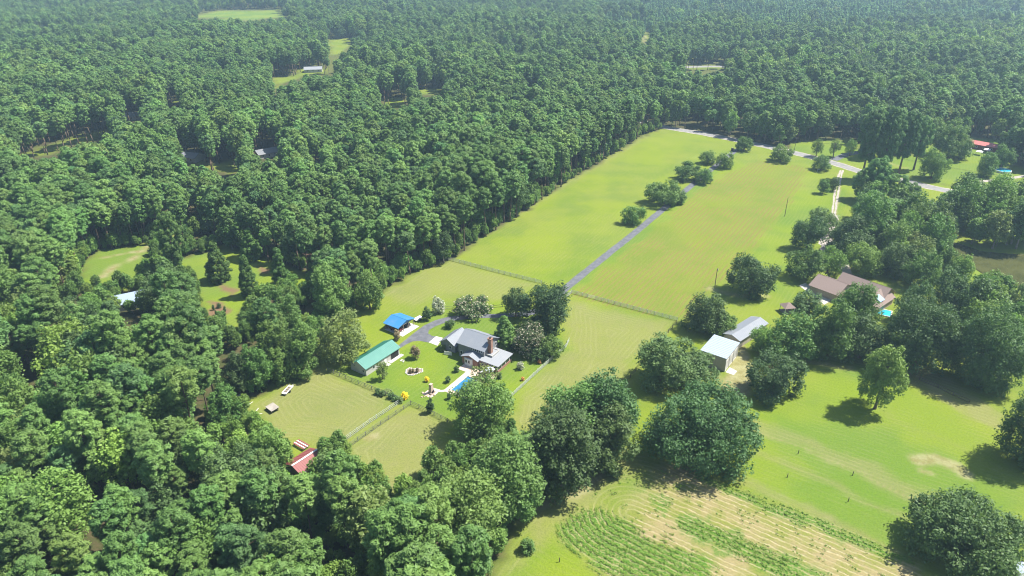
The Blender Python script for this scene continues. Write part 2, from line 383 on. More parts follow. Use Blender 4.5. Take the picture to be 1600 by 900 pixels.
for pts, w_, v in (([(1316,268),(1311,300),(1306,330)], .9, .9), ([(1312,268),(1305,300),(1302,330)], .9, .8), ([(1303,345),(1297,368),(1287,378)], 3.5, .95), ([(1303,330),(1303,350)], 2.4, .9),
                   ([(102,462),(145,440),(190,415),(235,388),(262,378)], 1.6, .9), ([(150,436),(200,404),(240,382)], 1.3, .9), ([(155,404),(215,392),(265,372),(315,350)], 2.2, .75),
                   ([(1185,675),(1260,705),(1340,738),(1440,785),(1480,800)], 1.3, .42), ([(1290,712),(1370,745),(1440,778)], .8, .36), ([(1120,718),(1200,760),(1300,812)], 1.0, .3),
                   ([(1435,722),(1462,718),(1490,730),(1505,740)], 4.5, .7), ([(1440,738),(1455,742)], 2.0, .6), ([(1150,545),(1158,575),(1150,610)], 8, .75), ([(1100,575),(1150,612)], 4, .5),
                   ([(1110,450),(1150,462),(1200,462)], 4, .5), ([(1225,560),(1330,575)], 3.0, .5), ([(1330,550),(1440,590),(1500,640)], 2.5, .45),
                   ([(575,685),(590,680)], 2.6, .6), ([(548,715),(560,735)], 3, .4), ([(825,795),(890,772),(935,745)], 4.0, .6), ([(800,830),(850,785)], 1.0, .4), ([(780,868),(820,810)], 1.0, .35),
                   ([(340,860),(355,838)], 4, .9), ([(470,745),(440,760)], 3, .8), ([(415,855),(450,828)], 3, .5), ([(1008,54),(1006,66)], 4, .95), ([(385,635),(400,645)], 1, .5),
                   ([(330,478),(356,482)], 3, .0), ([(1380,252),(1412,262)], 4, .5), ([(1290,438),(1300,460),(1288,472)], 5, .95), ([(1318,415),(1328,440)], 4, .9), ([(40,243),(160,205)], 1.5, .6),
                   ([(490,560),(590,470),(690,410)], 1.2, .35), ([(1195,548),(1225,600)], 5, .3)):
    soil = stroke(soil, pts, w_, v, 2.0 if w_ > 2 else 1.2)
gard = soft(sdf(WX, WY, GARDEN), 2.5)
gc = garden_c(GX, GY)
behind = soft((GX-S_G[0])*gd[0]+(GY-S_G[1])*gd[1], 8.0); gard = gard*(1-.75*behind*(1-soft(sdf(GX, GY, GP(WEEDS[0])), 4)))
weed = np.zeros(GX.shape)
for P in WEEDS: weed = paint(weed, P, 1, 1.6)
weed = np.maximum(weed, .8*(vnoise(GX, GY, 5, 51) > .72)*gard)
mulch = np.zeros(GX.shape)
for P in ([(322,468),(345,473),(366,482),(345,492),(328,490)], [(345,438),(372,455),(362,462),(345,448)], [(395,415),(420,420),(412,428)], [(455,385),(490,395),(480,420)], [(225,447),(250,440),(262,446),(230,455)]): mulch = paint(mulch, P, 1, 1.5)
rows = soft(sdf(WX, WY, ROWS), 3.0)
perp = unit(58.2+90)
rowc = (GX*perp[0]+GY*perp[1])
RLAWN = GP([(990,600),(1120,620),(1330,540),(1600,600),(2600,1300),(660,1300),(850,800)])
rowc = np.where(inside(GX, GY, RLAWN), (GX*-gd[1]+GY*gd[0]), rowc)
for P in ([(395,632),(440,594),(500,557),(527,502),(597,457),(530,585),(625,630),(540,700),(430,685)], [(545,702),(640,632),(700,662),(820,680),(740,700),(610,790),(560,740)], [(885,470),(1050,505),(960,610),(830,690),(800,660),(810,620),(885,545)]):
    sd = sdf(GX, GY, GP(P)); sd = sd+2.5*(vnoise(GX, GY, 9, 81)-.5); rowc = np.where(sd < 0, sd*1.0, rowc)
rowc = np.where(gard > .01, gc, rowc)
V = np.stack([GX, GY, z], -1).reshape(-1, 3); nx, ny = GX.shape
idx = np.arange(nx*ny).reshape(nx, ny)
Fq = np.stack([idx[:-1, :-1], idx[1:, :-1], idx[1:, 1:], idx[:-1, 1:]], -1).reshape(-1, 4)
# ground material
t = NT('ground_cover'); P_ = t.pos()
aG, aL, aD, aS, aR, aC, aM, rc = [t.attr(n) for n in ('grass', 'lush', 'dry', 'soil', 'rows', 'garden', 'mulch', 'rowc')]
n1 = t.noise(P_, .05, 4, .6); n2 = t.noise(P_, .35, 4, .65); n3 = t.noise(P_, 2.2, 3, .6)
c = t.mix(t.ramp(n1, .35, .65), (.165, .228, .022), (.235, .272, .028))
c = t.mix(t.math('MULTIPLY', aL, t.math('MULTIPLY_ADD', n1, .5, .55)), c, (.130, .222, .028))
# the yellow-green flush of sunburnt patches
c = t.mix(t.math('MULTIPLY', t.ramp(t.noise(P_, .028, 3, .5), .44, .60), .55), c, (.25, .30, .016))
c = t.mix(t.math('MULTIPLY', aD, t.math('MULTIPLY_ADD', n2, .7, .42)), c, (.275, .235, .125))
# mower lines: faint arcs along the drive's direction, bent by noise
mw = t.n('ShaderNodeTexWave', wave_type='BANDS', bands_direction='X', wave_profile='SIN')
cx = t.n('ShaderNodeCombineXYZ'); t.l(t.math('MULTIPLY_ADD', t.noise(P_, .012, 2), 55.0, t.math('MULTIPLY', rc, 1.0)), cx.inputs[0])
t.l(cx.outputs[0], mw.inputs['Vector']); mw.inputs['Scale'].default_value = .14
c = t.mix(t.math('MULTIPLY', t.math('MULTIPLY', mw.outputs[1], t.ramp(n2, .3, .7)), t.math('MULTIPLY_ADD', aL, -.2, .28)), c, (.27, .265, .10))
fw = t.n('ShaderNodeMath', operation='PINGPONG'); t.l(t.math('MULTIPLY_ADD', t.noise(P_, .02, 2, .5), 7.0, rc), fw.inputs[0]); fw.inputs[1].default_value = .8
c = t.mix(t.math('MULTIPLY', t.math('MULTIPLY', t.ramp(fw.outputs[0], .35, .75), t.ramp(t.noise(P_, .09, 3), .36, .6)), t.math('MULTIPLY_ADD', aD, .24, .10)), c, (.36, .33, .17))
# sown rows
rw = t.n('ShaderNodeMath', operation='PINGPONG'); t.l(t.math('ADD', rc, t.math('MULTIPLY', n2, .5)), rw.inputs[0]); rw.inputs[1].default_value = .95
rl = t.math('MULTIPLY', t.ramp(rw.outputs[0], .45, .9), t.ramp(t.noise(P_, .05, 3), .32, .56))
c = t.mix(t.math('MULTIPLY', t.math('MULTIPLY', rl, aR), 1.0), c, (.27, .175, .085))
c = t.mix(t.math('MULTIPLY', aR, .3), c, (.205, .205, .035))
# garden rows
gw = t.n('ShaderNodeMath', operation='PINGPONG'); t.l(t.math('ADD', rc, t.math('MULTIPLY_ADD', n2, 1.5, t.math('MULTIPLY', n3, .45))), gw.inputs[0]); gw.inputs[1].default_value = .72
aW = t.attr('weed')
gl = t.math('MULTIPLY', t.ramp(gw.outputs[0], .38, .66), t.math('MULTIPLY_ADD', t.ramp(t.noise(P_, .22, 3, .7), .38, .62), .6, .42))
gbase = t.mix(t.ramp(t.noise(P_, .16, 4, .7), .36, .62), (.24, .24, .065), (.36, .275, .155))
gbase = t.mix(t.math('MULTIPLY', aW, t.ramp(n3, .25, .6)), gbase, (.09, .20, .022))
gcol = t.mix(t.math('MULTIPLY', gl, t.math('MULTIPLY_ADD', aW, -.4, 1.0)), gbase, t.mix(t.ramp(n3, .4, .6), (.40, .30, .18), (.54, .44, .30)))
c = t.mix(aC, c, gcol)
c = t.mix(t.math('MULTIPLY', aS, t.ramp(t.math('ADD', n3, t.math('MULTIPLY', aS, .42)), .46, .74)), c, t.mix(t.ramp(n2, .3, .7), (.30, .22, .12), (.46, .38, .26)))
fl = t.mix(t.ramp(n2, .35, .65), (.12, .092, .055), (.075, .085, .03))
c = t.mix(aG, fl, c)
c = t.mix(aM, c, t.mix(n3, (.20, .11, .07), (.28, .17, .12)))
c = t.mix(t.math('MULTIPLY', t.ramp(n3, .40, .66), .42), c, t.mix(1.0, c, (.58, .62, .6), 'MULTIPLY'))
n4 = t.noise(P_, 7.0, 2, .6)
c = t.mix(t.math('MULTIPLY', t.ramp(n4, .42, .66), .28), c, t.mix(1.0, c, (.5, .55, .5), 'MULTIPLY'))
c = t.mix(1.0, c, (.72, .78, .66), 'MULTIPLY')
hgt = t.math('ADD', t.math('MULTIPLY', n3, .6), t.math('ADD', t.math('MULTIPLY', n4, .4), t.math('MULTIPLY', t.math('MULTIPLY', gl, aC), -.8)))
M['ground'] = t.bsdf(c, .95, .1, 0, hgt, .55, .22)
me = quad_mesh('ground', V, Fq, [M['ground']], smooth=True)
for nme, arr in (('grass', grass), ('lush', lush), ('dry', dry), ('soil', soil), ('rows', rows), ('garden', gard), ('mulch', mulch), ('rowc', rowc), ('weed', weed)):
    a = me.attributes.new(nme, 'FLOAT', 'POINT'); a.data.foreach_set('value', np.clip(arr, -1e6, 1e6).astype(np.float32).ravel())
link(bpy.data.objects.new('ground', me), None, 'structure')

# ------------------------------------------------------------------ roads and sheets
def road_mat(name, a, b):
    t = NT(name); p = t.pos(); n = t.noise(p, .5, 4, .6); f = t.noise(p, 6, 3, .7)
    c = t.mix(t.ramp(n, .35, .65), a, b); c = t.mix(t.math('MULTIPLY', t.ramp(f, .4, .6), .25), c, tuple(x*.6 for x in a))
    return t.bsdf(c, .85, .3, 0, f, .3, .02)
M['asphalt'] = road_mat('asphalt', (.088, .092, .105), (.13, .134, .148)); M['road'] = road_mat('road_surface', (.185, .18, .172), (.245, .24, .23))
M['concrete'] = road_mat('concrete', (.44, .42, .385), (.53, .51, .47)); M['gravel'] = road_mat('gravel', (.27, .245, .21), (.37, .335, .29))
M['paver'] = road_mat('terracotta_paving', (.50, .38, .31), (.58, .46, .39)); M['line'] = plain('road_paint', (.62, .58, .40), .8, .2)
def strip(pts, w, zz, jit=0.0, px=True):
    P = GP(pts) if px else np.array(pts); n = len(P); Q = []
    for i in range(n-1):                        # subdivide (Catmull-Rom)
        p0 = P[max(i-1, 0)]; p1 = P[i]; p2 = P[i+1]; p3 = P[min(i+2, n-1)]; k = max(2, int(np.linalg.norm(p2-p1)/2.5))
        for j in range(k):
            u = j/k; Q.append(.5*((2*p1)+(-p0+p2)*u+(2*p0-5*p1+4*p2-p3)*u*u+(-p0+3*p1-3*p2+p3)*u**3))
    Q.append(P[-1]); Q = np.array(Q); T = nrm(np.gradient(Q, axis=0)); N = np.stack([-T[:, 1], T[:, 0]], 1)
    j = (rng.random((len(Q), 2))-.5)*jit
    L = Q+N*(w/2+j[:, :1]); R = Q-N*(w/2+j[:, 1:]); V = np.concatenate([np.c_[L, np.full(len(Q), zz)], np.c_[R, np.full(len(Q), zz)]]); m = len(Q)
    F = np.array([[i, i+m, i+m+1, i+1] for i in range(m-1)]); return V, F
def strip_obj(name, pts, w, zz, mat, jit=0.0, parent=None, kind='structure'):
    V, F = strip(pts, w, zz, jit); return link(bpy.data.objects.new(name, quad_mesh(name, V, F, [mat])), parent, kind)
ROAD = [(985,186),(1040,199),(1100,209),(1165,222),(1230,236),(1300,254),(1345,268),(1400,280),(1470,296),(1540,309),(1600,322),(1700,345)]
strip_obj('road', ROAD, 6.4, .03, M['road'], .3)
strip_obj('road_verge', ROAD, 8.4, .015, M['gravel'], .8)
DRIVE = [(1153,233),(1147,237),(1110,266),(1060,307),(1000,357),(940,405),(882,452),(862,472),(845,484),(818,491)]
drive = strip_obj('driveway', DRIVE, 3.4, .022, M['asphalt'], .22)
PAD = [(620,542),(646,521),(662,509),(680,500.5),(700,495),(730,491.5),(780,490.5),(820,487),(822,494),(772,496.6),(740,497.2),(715,500.3),(695,504.5),(680,510),(670,516),(669,521),(675,525),(681.5,525.8),(669.8,535.2),(655,532.5),(645,533.5),(635,538),(626,543.5)]
def sheet(name, P, zz, mat, px=True, **k):
    P = GP(P) if px else P; return link(bpy.data.objects.new(name, quad_mesh(name, [(p[0], p[1], zz) for p in P], [tuple(range(len(P)))], [mat])), None, 'structure')
sheet('driveway_loop', PAD, .034, M['asphalt'])
sheet('concrete_apron', [(670,535),(683.5,540.3),(692,528),(681.5,525.5)], .045, M['concrete'])
strip_obj('side_road', [(1302,250),(1322,242),(1345,238),(1372,240)], 5, .022, M['asphalt'], .5)
for i, pts in enumerate(([(1317,266),(1312,285),(1310,300),(1306,325),(1304,340)], [(1313.5,266),(1307,285),(1304.5,300),(1301.5,325),(1300.5,340)])): strip_obj('dirt_track', pts, .95, .02, M['gravel'], .45)
strip_obj('far_lane', [(1495,292),(1530,284),(1575,279),(1640,268)], 3, .02, M['gravel'], .5)
strip_obj('forest_road', [(1070,105),(1100,104),(1135,104)], 9, .02, M['road'], .5)
strip_obj('neighbour_drive', [(1303,336),(1298,362),(1290,385),(1305,402),(1320,418),(1328,440)], 4.5, .018, M['gravel'], 1.6)
sheet('neighbour_forecourt', [(1248,446),(1275,436),(1300,455),(1297,470),(1288,476),(1270,462)], .02, M['concrete'])
sheet('pole_barn_pad', [(1133.5,581.5),(1146.5,586),(1152,580),(1140,574)], .03, M['concrete'])

# water
t = NT('pond_water'); p = t.pos(); n = t.noise(p, .09, 3, .6, 1.5); rp = t.noise(p, 1.3, 3)
M['pond'] = t.bsdf(t.mix(t.ramp(n, .35, .65), (.05, .055, .02), (.075, .08, .028)), .1, .5, 0, rp, .04, .05)
PP = POND; cpt = PP.mean(0)
link(bpy.data.objects.new('pond', quad_mesh('pond', [(*(cpt+(q-cpt)*1.12), -.55) for q in PP], [tuple(range(len(PP)))], [M['pond']])), None, 'structure')
t = NT('pool_water'); p = t.pos(); n = t.noise(p, .8, 3, .6, .8)
M['pool'] = t.bsdf(t.mix(t.ramp(n, .35, .65), (.02, .13, .26), (.03, .18, .33)), .08, .5, 0, n, .05, .05)
t = NT('turquoise_water'); p = t.pos(); n = t.noise(p, .8, 3)
M['pool2'] = t.bsdf(t.mix(n, (.02, .32, .48), (.04, .42, .55)), .08, .5, 0, n, .05, .05)

# ------------------------------------------------------------------ building materials
def brickmat(name, a, b, mortar):
    t = NT(name); co = t.n('ShaderNodeTexCoord').outputs['Object']
    n = t.noise(co, 6, 3, .6); n2 = t.noise(co, .7, 3)
    c = t.mix(t.ramp(n, .35, .65), a, b); c = t.mix(t.math('MULTIPLY', t.ramp(n2, .45, .7), .35), c, mortar)
    return t.bsdf(c, .85, .2, 0, n, .3, .02)
def roofmat(name, c, rough=.38, spec=.5, dirt=(.35, .33, .3)):
    t = NT(name); co = t.n('ShaderNodeTexCoord').outputs['Object']
    n = t.noise(co, .35, 4, .65); n2 = t.noise(co, 3, 3)
    k = t.mix(t.math('MULTIPLY', t.ramp(n, .45, .75), .35), c, tuple(.5*x+.5*y for x, y in zip(c, dirt)))
    k = t.mix(t.math('MULTIPLY', t.ramp(n2, .45, .7), .15), k, tuple(x*.6 for x in c))
    return t.bsdf(k, rough, spec)
M['brick'] = brickmat('brick', (.24, .12, .085), (.33, .19, .14), (.36, .29, .24))
M['stone'] = brickmat('stone', (.36, .27, .21), (.48, .39, .32), (.25, .2, .17))
M['grey_roof'] = roofmat('grey_metal', (.22, .24, .27), .6, .25); M['pale_roof'] = roofmat('pale_metal', (.25, .265, .285), .6, .25)
M['blue_roof'] = roofmat('blue_metal', (.04, .19, .40)); M['green_roof'] = roofmat('green_metal', (.03, .175, .135), dirt=(.1, .25, .2))
M['red_roof'] = roofmat('rust_red_metal', (.22, .065, .06), .55, dirt=(.16, .08, .06)); M['red_roof2'] = roofmat('faded_red_metal', (.42, .10, .085), .5, dirt=(.45, .2, .17))
M['silver_roof'] = roofmat('silver_metal', (.29, .345, .40), .45, .4); M['brown_roof'] = roofmat('brown_shingle', (.215, .165, .145), .9, .15, (.16, .13, .11)); M['dark_roof'] = roofmat('slate_shingle', (.20, .21, .23), .9, .2)
M['bluegrey_roof'] = roofmat('blue_grey_metal', (.27, .34, .43))
M['cream'] = plain('cream_siding', (.46, .45, .42), .7, .3, .08, .6); M['tan'] = plain('tan_siding', (.42, .38, .32), .7, .3, .1, .6); M['white'] = plain('white_paint', (.75, .75, .73), .6, .3, .06, .8)
M['siding'] = plain('grey_siding', (.23, .235, .24), .75, .2, .12, .8); M['redwall'] = plain('red_brown_wall', (.16, .055, .045), .8, .2, .15)
M['timber'] = plain('weathered_timber', (.26, .21, .16), .9, .1, .25, 3); M['rail'] = plain('weathered_white_rail', (.40, .44, .38), .8, .2, .15, 2); M['darkrail'] = plain('dark_fence_timber', (.17, .18, .145), .85, .15, .2, 2)
M['dark'] = plain('dark_parts_and_bay_shade', (.03, .03, .03), .9, .1); M['black'] = plain('black_rubber', (.02, .02, .02), .8, .2); M['steel'] = plain('galvanised_steel', (.4, .41, .42), .4, .5, .1)  # dark: colour of small dark parts, and painted shade of the barn bay
M['pole'] = plain('pole_timber', (.13, .10, .08), .9, .1, .2, 2); M['wire'] = plain('wire', (.06, .06, .06), .6, .3)
t = NT('window_glass'); M['glass'] = t.bsdf((.03, .04, .05), .06, .6)
for n_, c_ in (('car_grey', (.06, .065, .07)), ('car_red', (.13, .02, .02)), ('car_white', (.7, .7, .7)), ('yellow', (.75, .48, .02)), ('umbrella', (.62, .68, .76)), ('blue_panel', (.25, .38, .55))):
    t = NT(n_); M[n_] = t.bsdf(c_, .3, .5)

def seams(parent, p00, p10, p11, p01, mat, step=.6, h=.045):
    """raised seams on a roof plane, running from edge p00-p10 to edge p01-p11"""
    p00, p10, p11, p01 = [np.array(p, float) for p in (p00, p10, p11, p01)]
    n = max(2, int(np.linalg.norm(p10-p00)/step)); b = MB(); e = (p10-p00)/np.linalg.norm(p10-p00)*.028; up = np.array([0, 0, h])
    for i in range(1, n):
        a = p00+(p10-p00)*i/n; c = p01+(p11-p01)*i/n
        b.poly([a-e+up, a+e+up, c+e+up, c-e+up], [a-e, a+e, c+e, c-e])
    return b.build('roof_seam', mat, parent, 'stuff')
def gable(root, x0, x1, y0, y1, zw, zr, axis, wall, roof, ov=.4, seam=True, zb=0.0, t=.12, walls=True, rname='roof_panel', wname='wall'):
    W = None
    if walls:
        b = MB().box(x0, x1, y0, y1, zb-.1 if zb == 0 else zb, zw); e = .05
        if axis == 'x':
            for x in (x0, x1):
                s = e if x == x0 else -e
                b.poly([(x+s-s, y0, zw), (x+s-s, y1, zw), (x, (y0+y1)/2, zr-.05)], [(x+s*4, y0, zw), (x+s*4, y1, zw), (x+s*4, (y0+y1)/2, zr-.05)])
        else:
            for y in (y0, y1):
                s = e if y == y0 else -e
                b.poly([(x0, y, zw), (x1, y, zw), ((x0+x1)/2, y, zr-.05)], [(x0, y+s*4, zw), (x1, y+s*4, zw), ((x0+x1)/2, y+s*4, zr-.05)])
        W = b.build(wname, wall, root)
    if axis == 'x':
        ym = (y0+y1)/2; k = (zr-zw)/(ym-y0); X0, X1 = x0-ov, x1+ov
        planes = [[(X0, y0-ov, zw-k*ov), (X1, y0-ov, zw-k*ov), (X1, ym, zr), (X0, ym, zr)], [(X1, y1+ov, zw-k*ov), (X0, y1+ov, zw-k*ov), (X0, ym, zr), (X1, ym, zr)]]
    else:
        xm = (x0+x1)/2; k = (zr-zw)/(xm-x0); Y0, Y1 = y0-ov, y1+ov
        planes = [[(x0-ov, Y1, zw-k*ov), (x0-ov, Y0, zw-k*ov), (xm, Y0, zr), (xm, Y1, zr)], [(x1+ov, Y0, zw-k*ov), (x1+ov, Y1, zw-k*ov), (xm, Y1, zr), (xm, Y0, zr)]]
    out = []
    for p in planes:
        p = [(q[0], q[1], q[2]+t) for q in p]; o = MB().slab(p, t).build(rname, roof, root); out.append(o)
        if seam: seams(o, *p, roof)
    rp = planes[0][2], planes[0][3]
    (a, b_) = [np.array((q[0], q[1], q[2]+t)) for q in rp]; d = (b_-a)/np.linalg.norm(b_-a); s = np.cross(d, (0, 0, 1))*.16
    MB().poly([a+(0, 0, .07), b_+(0, 0, .07), b_+s-(0, 0, .02), a+s-(0, 0, .02)], [a-(0, 0, .01), b_-(0, 0, .01), b_+s-(0, 0, .1), a+s-(0, 0, .1)]).build('ridge_cap', roof, root)
    return W, out
def opening(parent, face, c, z0, w, h, name='window', frame='white', pane='glass', mull=1):
    """face '-y','+y','-x','+x'; c=(x,y) on the wall plane"""
    x, y = c; ax = face[1]; s = -1 if face[0] == '-' else 1
    def bb(u0, u1, d0, d1, za, zb):
        d0, d1 = sorted((s*d0, s*d1))
        return (x+u0, x+u1, y+d0, y+d1, za, zb) if ax == 'y' else (x+d0, x+d1, y+u0, y+u1, za, zb)
    f = MB(); g = .08
    for q in ((-w/2, -w/2+g, z0, z0+h), (w/2-g, w/2, z0, z0+h), (-w/2+g, w/2-g, z0+h-g, z0+h), (-w/2+g, w/2-g, z0, z0+g)): f.box(*bb(q[0], q[1], -.04, .06, q[2], q[3]))
    for i in range(1, mull):
        u = -w/2+w*i/mull; f.box(*bb(u-.03, u+.03, -.04, .05, z0+g, z0+h-g))
    o = f.build(name, M[frame], parent); MB().box(*bb(-w/2+g, w/2-g, -.04, .025, z0+g, z0+h-g)).build('pane' if pane == 'glass' else 'panel', M[pane], o)
    return o
BLD = []
def site(name, p, ang, label, cat, rad_=8, group=None):
    BLD.append((p[0], p[1], rad_)); return thing(name, (p[0], p[1], 0), rad(ang), label, cat, group)

# ------------------------------------------------------------------ the main house
h = site('house', HO, A_DEG, 'brick family house with grey metal roofs and tall chimney beside the pool', 'house', 16)
gw, _ = gable(h, -13.2, -7.6, -1.0, 6.6, 2.7, 4.5, 'y', M['siding'], M['grey_roof'], .45, wname='garage_wall', rname='garage_roof')
opening(gw, '-x', (-13.2, 2.0), 0, 2.6, 2.1, 'garage_door', 'white', 'white'); opening(gw, '-x', (-13.2, 4.9), 0, 2.6, 2.1, 'garage_door', 'white', 'white')
opening(gw, '-y', (-9.4, -1.0), 1.0, 1.0, 1.1)
mw_, _ = gable(h, -5.6, 3.9, -1.7, 7.2, 5.1, 7.6, 'x', M['siding'], M['grey_roof'], .5, wname='main_wall', rname='main_roof')
bx('link_wall', h, M['siding'], -7.55, -5.65, .2, 6.2, -.1, 3.3)
MB().slab([(-7.5, -.3, 3.5), (-5.65, -.3, 3.9), (-5.65, 6.6, 3.9), (-7.5, 6.6, 3.5)], .15).build('link_roof', M['grey_roof'], h)
for i in range(6): opening(mw_, '-y', (-.6+i*.72, -1.7), 3.75, .66, .95)
for x in (-4.6, -2.9): opening(mw_, '-y', (x, -1.7), 1.0, 1.0, 1.3)
for y in (1.0, 5.0): opening(mw_, '+x', (3.9, y), 3.6, 1.0, 1.2)
# chimney with its corbelled head
ch = MB().box(3.95, 5.15, .35, 1.45, 2.6, 8.1).build('chimney', M['brick'], h)
MB().box(3.83, 5.27, .23, 1.57, 8.1, 8.35).build('chimney_cap', M['brick'], ch); MB().box(4.25, 4.85, .6, 1.2, 8.35, 8.62).build('flue', M['dark'], ch)
# flat raised deck round the chimney foot
dk = bx('roof_deck', h, M['pale_roof'], 3.98, 6.1, -.6, 3.2, 2.96, 3.22)
for q in ((3.98, 6.25, -.75, -.6), (6.1, 6.25, -.6, 3.2), (3.98, 6.25, 3.2, 3.35)): bx('parapet', dk, M['cream'], *q, 2.96, 3.42)
# porch: low metal roof over brick and screens
pr = MB().slab([(3.4, -3.9, 2.75), (10.5, -3.9, 2.62), (10.5, 4.7, 2.75), (3.4, 4.7, 2.95)], .16).build('porch_roof', M['pale_roof'], h)
seams(pr, (3.4, -3.9, 2.75), (10.5, -3.9, 2.62), (10.5, 4.7, 2.75), (3.4, 4.7, 2.95), M['pale_roof'], .7)
pw = MB().box(1.9, 6.6, -3.5, -3.2, -.1, 2.45).box(6.6, 10.1, -3.5, -3.25, -.1, .75).box(9.85, 10.1, -3.25, 4.4, -.1, .8).build('porch_wall', M['brick'], h)
bx('porch_floor', h, M['paver'], 3.95, 9.85, -3.2, 4.3, -.1, .12)
bx('porch_back_wall', h, M['brick'], 3.92, 9.8, 4.3, 4.5, -.1, 2.5)
for x in (6.75, 8.4, 9.95): bx('porch_post', h, M['white'], x-.08, x+.08, -3.44, -3.28, .75, 2.5)
for y in (-1.2, 1.0, 3.2): bx('porch_post', h, M['white'], 9.9, 10.05, y-.08, y+.08, .8, 2.5)
bx('screen', h, M['glass'], 6.75, 9.95, -3.37, -3.35, .75, 2.45); bx('screen', h, M['glass'], 9.96, 9.98, -3.25, 4.3, .8, 2.5)
for x in (2.9, 4.4, 5.7): opening(pw, '-y', (x, -3.5), .95, 1.0, 1.25)
# sunroom with a gable to the garden and a white bay
sw, _ = gable(h, -2.4, 3.3, -4.5, -1.75, 2.6, 3.7, 'y', M['brick'], M['grey_roof'], .35, wname='sunroom_wall', rname='sunroom_roof')
bay = MB().poly([(-1.5, -4.5, 2.5), (-1.0, -5.0, 2.5), (1.0, -5.0, 2.5), (1.5, -4.5, 2.5)], [(-1.5, -4.5, 0), (-1.0, -5.0, 0), (1.0, -5.0, 0), (1.5, -4.5, 0)]).build('bay', M['white'], h)
for x in (-.5, .5): opening(bay, '-y', (x, -5.0), 1.0, .8, 1.2)
# terrace, pool, furniture
POOLR = (2.9, 7.2, -18.2, -9.4)
tr = link(bpy.data.objects.new('pool_terrace', None), None, 'structure'); tr.location = (*HO, 0); tr.rotation_euler[2] = rad(A_DEG)
for q in ((-1.6, 10.6, -8.0, -4.55), (1.4, POOLR[0], -19.6, -8.0), (POOLR[1], 9.4, -19.6, -8.0), (POOLR[0], POOLR[1], -19.6, POOLR[2]), (POOLR[0], POOLR[1], POOLR[3], -8.0)):
    bx('paving', tr, M['paver'], *q, -.3, .06)
sp = thing('swimming_pool', (*HO, 0), rad(A_DEG), 'blue in-ground swimming pool behind the grey-roofed house', 'pool')
e = .3; x0, x1, y0, y1 = POOLR
cop = MB()
for q in ((x0, x1, y0, y0+e), (x0, x1, y1-e, y1), (x0, x0+e, y0+e, y1-e), (x1-e, x1, y0+e, y1-e)): cop.box(*q, -1.7, .11)
cop.build('coping', M['concrete'], sp); bx('basin', sp, M['pool'], x0+e, x1-e, y0+e, y1-e, -1.75, -1.6); bx('water', sp, M['pool'], x0+e, x1-e, y0+e, y1-e, -1.58, -.06)
um = thing('patio_umbrella', (*loc2(8.6, -5.6), .06), 0, 'pale blue patio umbrella at the corner of the porch', 'umbrella')
MB().tube((0, 0, 0), (0, 0, 2.4), .03).build('pole', M['steel'], um); MB().lathe([(.3, 0), (.3, .1), (.05, .14)]).build('base', M['steel'], um)
cv = []; 
for i in range(8):
    a0, a1 = i*pi/4, (i+1)*pi/4
    MB().slab([(1.5*cos(a0), 1.5*sin(a0), 2.0), (1.5*cos(a1), 1.5*sin(a1), 2.0), (0, 0, 2.55)], .025).build('canopy_panel', M['umbrella'], um)
tb = thing('patio_table', (*loc2(6.3, -6.3), .06), 0, 'round patio table on the terracotta terrace', 'table')
MB().lathe([(.6, .7), (.62, .72), (.62, .75)]).build('table_top', M['steel'], tb); MB().tube((0, 0, 0), (0, 0, .7), .06).build('leg', M['steel'], tb)
for i in range(4):
    c_ = thing('patio_chair', (*(loc2(6.3, -6.3)+1.0*unit(45+90*i)), .06), rad(45+90*i+90), 'dark metal chair round the patio table', 'chair', 'chairs round the patio table')
    bx('seat', c_, M['dark'], -.25, .25, -.25, .25, .42, .47); bx('backrest', c_, M['dark'], -.25, .25, -.29, -.25, .47, .95)
    for sx in (-.22, .22):
        for sy in (-.22, .22): bx('leg', c_, M['dark'], sx-.02, sx+.02, sy-.02, sy+.02, 0, .42)
wg = thing('garden_screen', (*loc2(-10.2, -3.4), 0), rad(A_DEG+15), 'low white picket screen below the garage gable', 'fence')
for i in range(9): bx('picket', wg, M['white'], i*.3, i*.3+.2, -.03, .03, 0, 1.25)
bx('rail', wg, M['white'], 0, 2.6, .03, .07, .9, 1.0)
# stone fireplace patio
fp = thing('stone_fireplace', (*G(674, 614), 0), rad(58), 'outdoor stone fireplace with chimney on the lower lawn', 'fireplace')
bx('hearth', fp, M['stone'], -1.0, 1.0, -.8, .8, 0, .45); MB().poly([(-.4, -.35, 3.0), (.4, -.35, 3.0), (.4, .35, 3.0), (-.4, .35, 3.0)], [(-.7, -.55, .45), (.7, -.55, .45), (.7, .55, .45), (-.7, .55, .45)]).build('stack', M['stone'], fp)
bx('firebox', fp, M['dark'], -.4, .4, -.84, -.7, .5, 1.2); bx('cap', fp, M['stone'], -.5, .5, -.45, .45, 3.0, 3.12)
sheet('fireplace_patio', [(660,616),(668,610),(676,606),(688,609),(683,615),(673,622)], .03, M['paver'])
strip_obj('garden_path', [(686,611),(691,611),(697,610)], 1.0, .035, M['concrete'])
rs = np.random.default_rng(3)
def boulder(p, s, label, group, mat='stone'):
    a = np.arange(7)*2*pi/7; f = .75+.45*rs.random(7); b = MB()
    k0 = [(s*f[i]*cos(a[i]), s*f[i]*sin(a[i]), 0) for i in range(7)]; k1 = [(x*.95, y*.95, s*.5) for x, y, _ in k0]; k2 = [(x*.5, y*.5, s*.8) for x, y, _ in k0]
    b.poly(k1, k0); b.poly(k2, k1); o = b.build('stone', M[mat], None, None, label, 'stone', group); o.location = (*p, 0)
for i in range(16):
    x, y = 659+rs.random()*20, 612+rs.random()*9
    if 666 < x < 682 and y < 615: continue
    boulder(G(x, y), .22+.25*rs.random(), 'rough stone lying on the fireplace patio', 'stones of the fireplace patio')
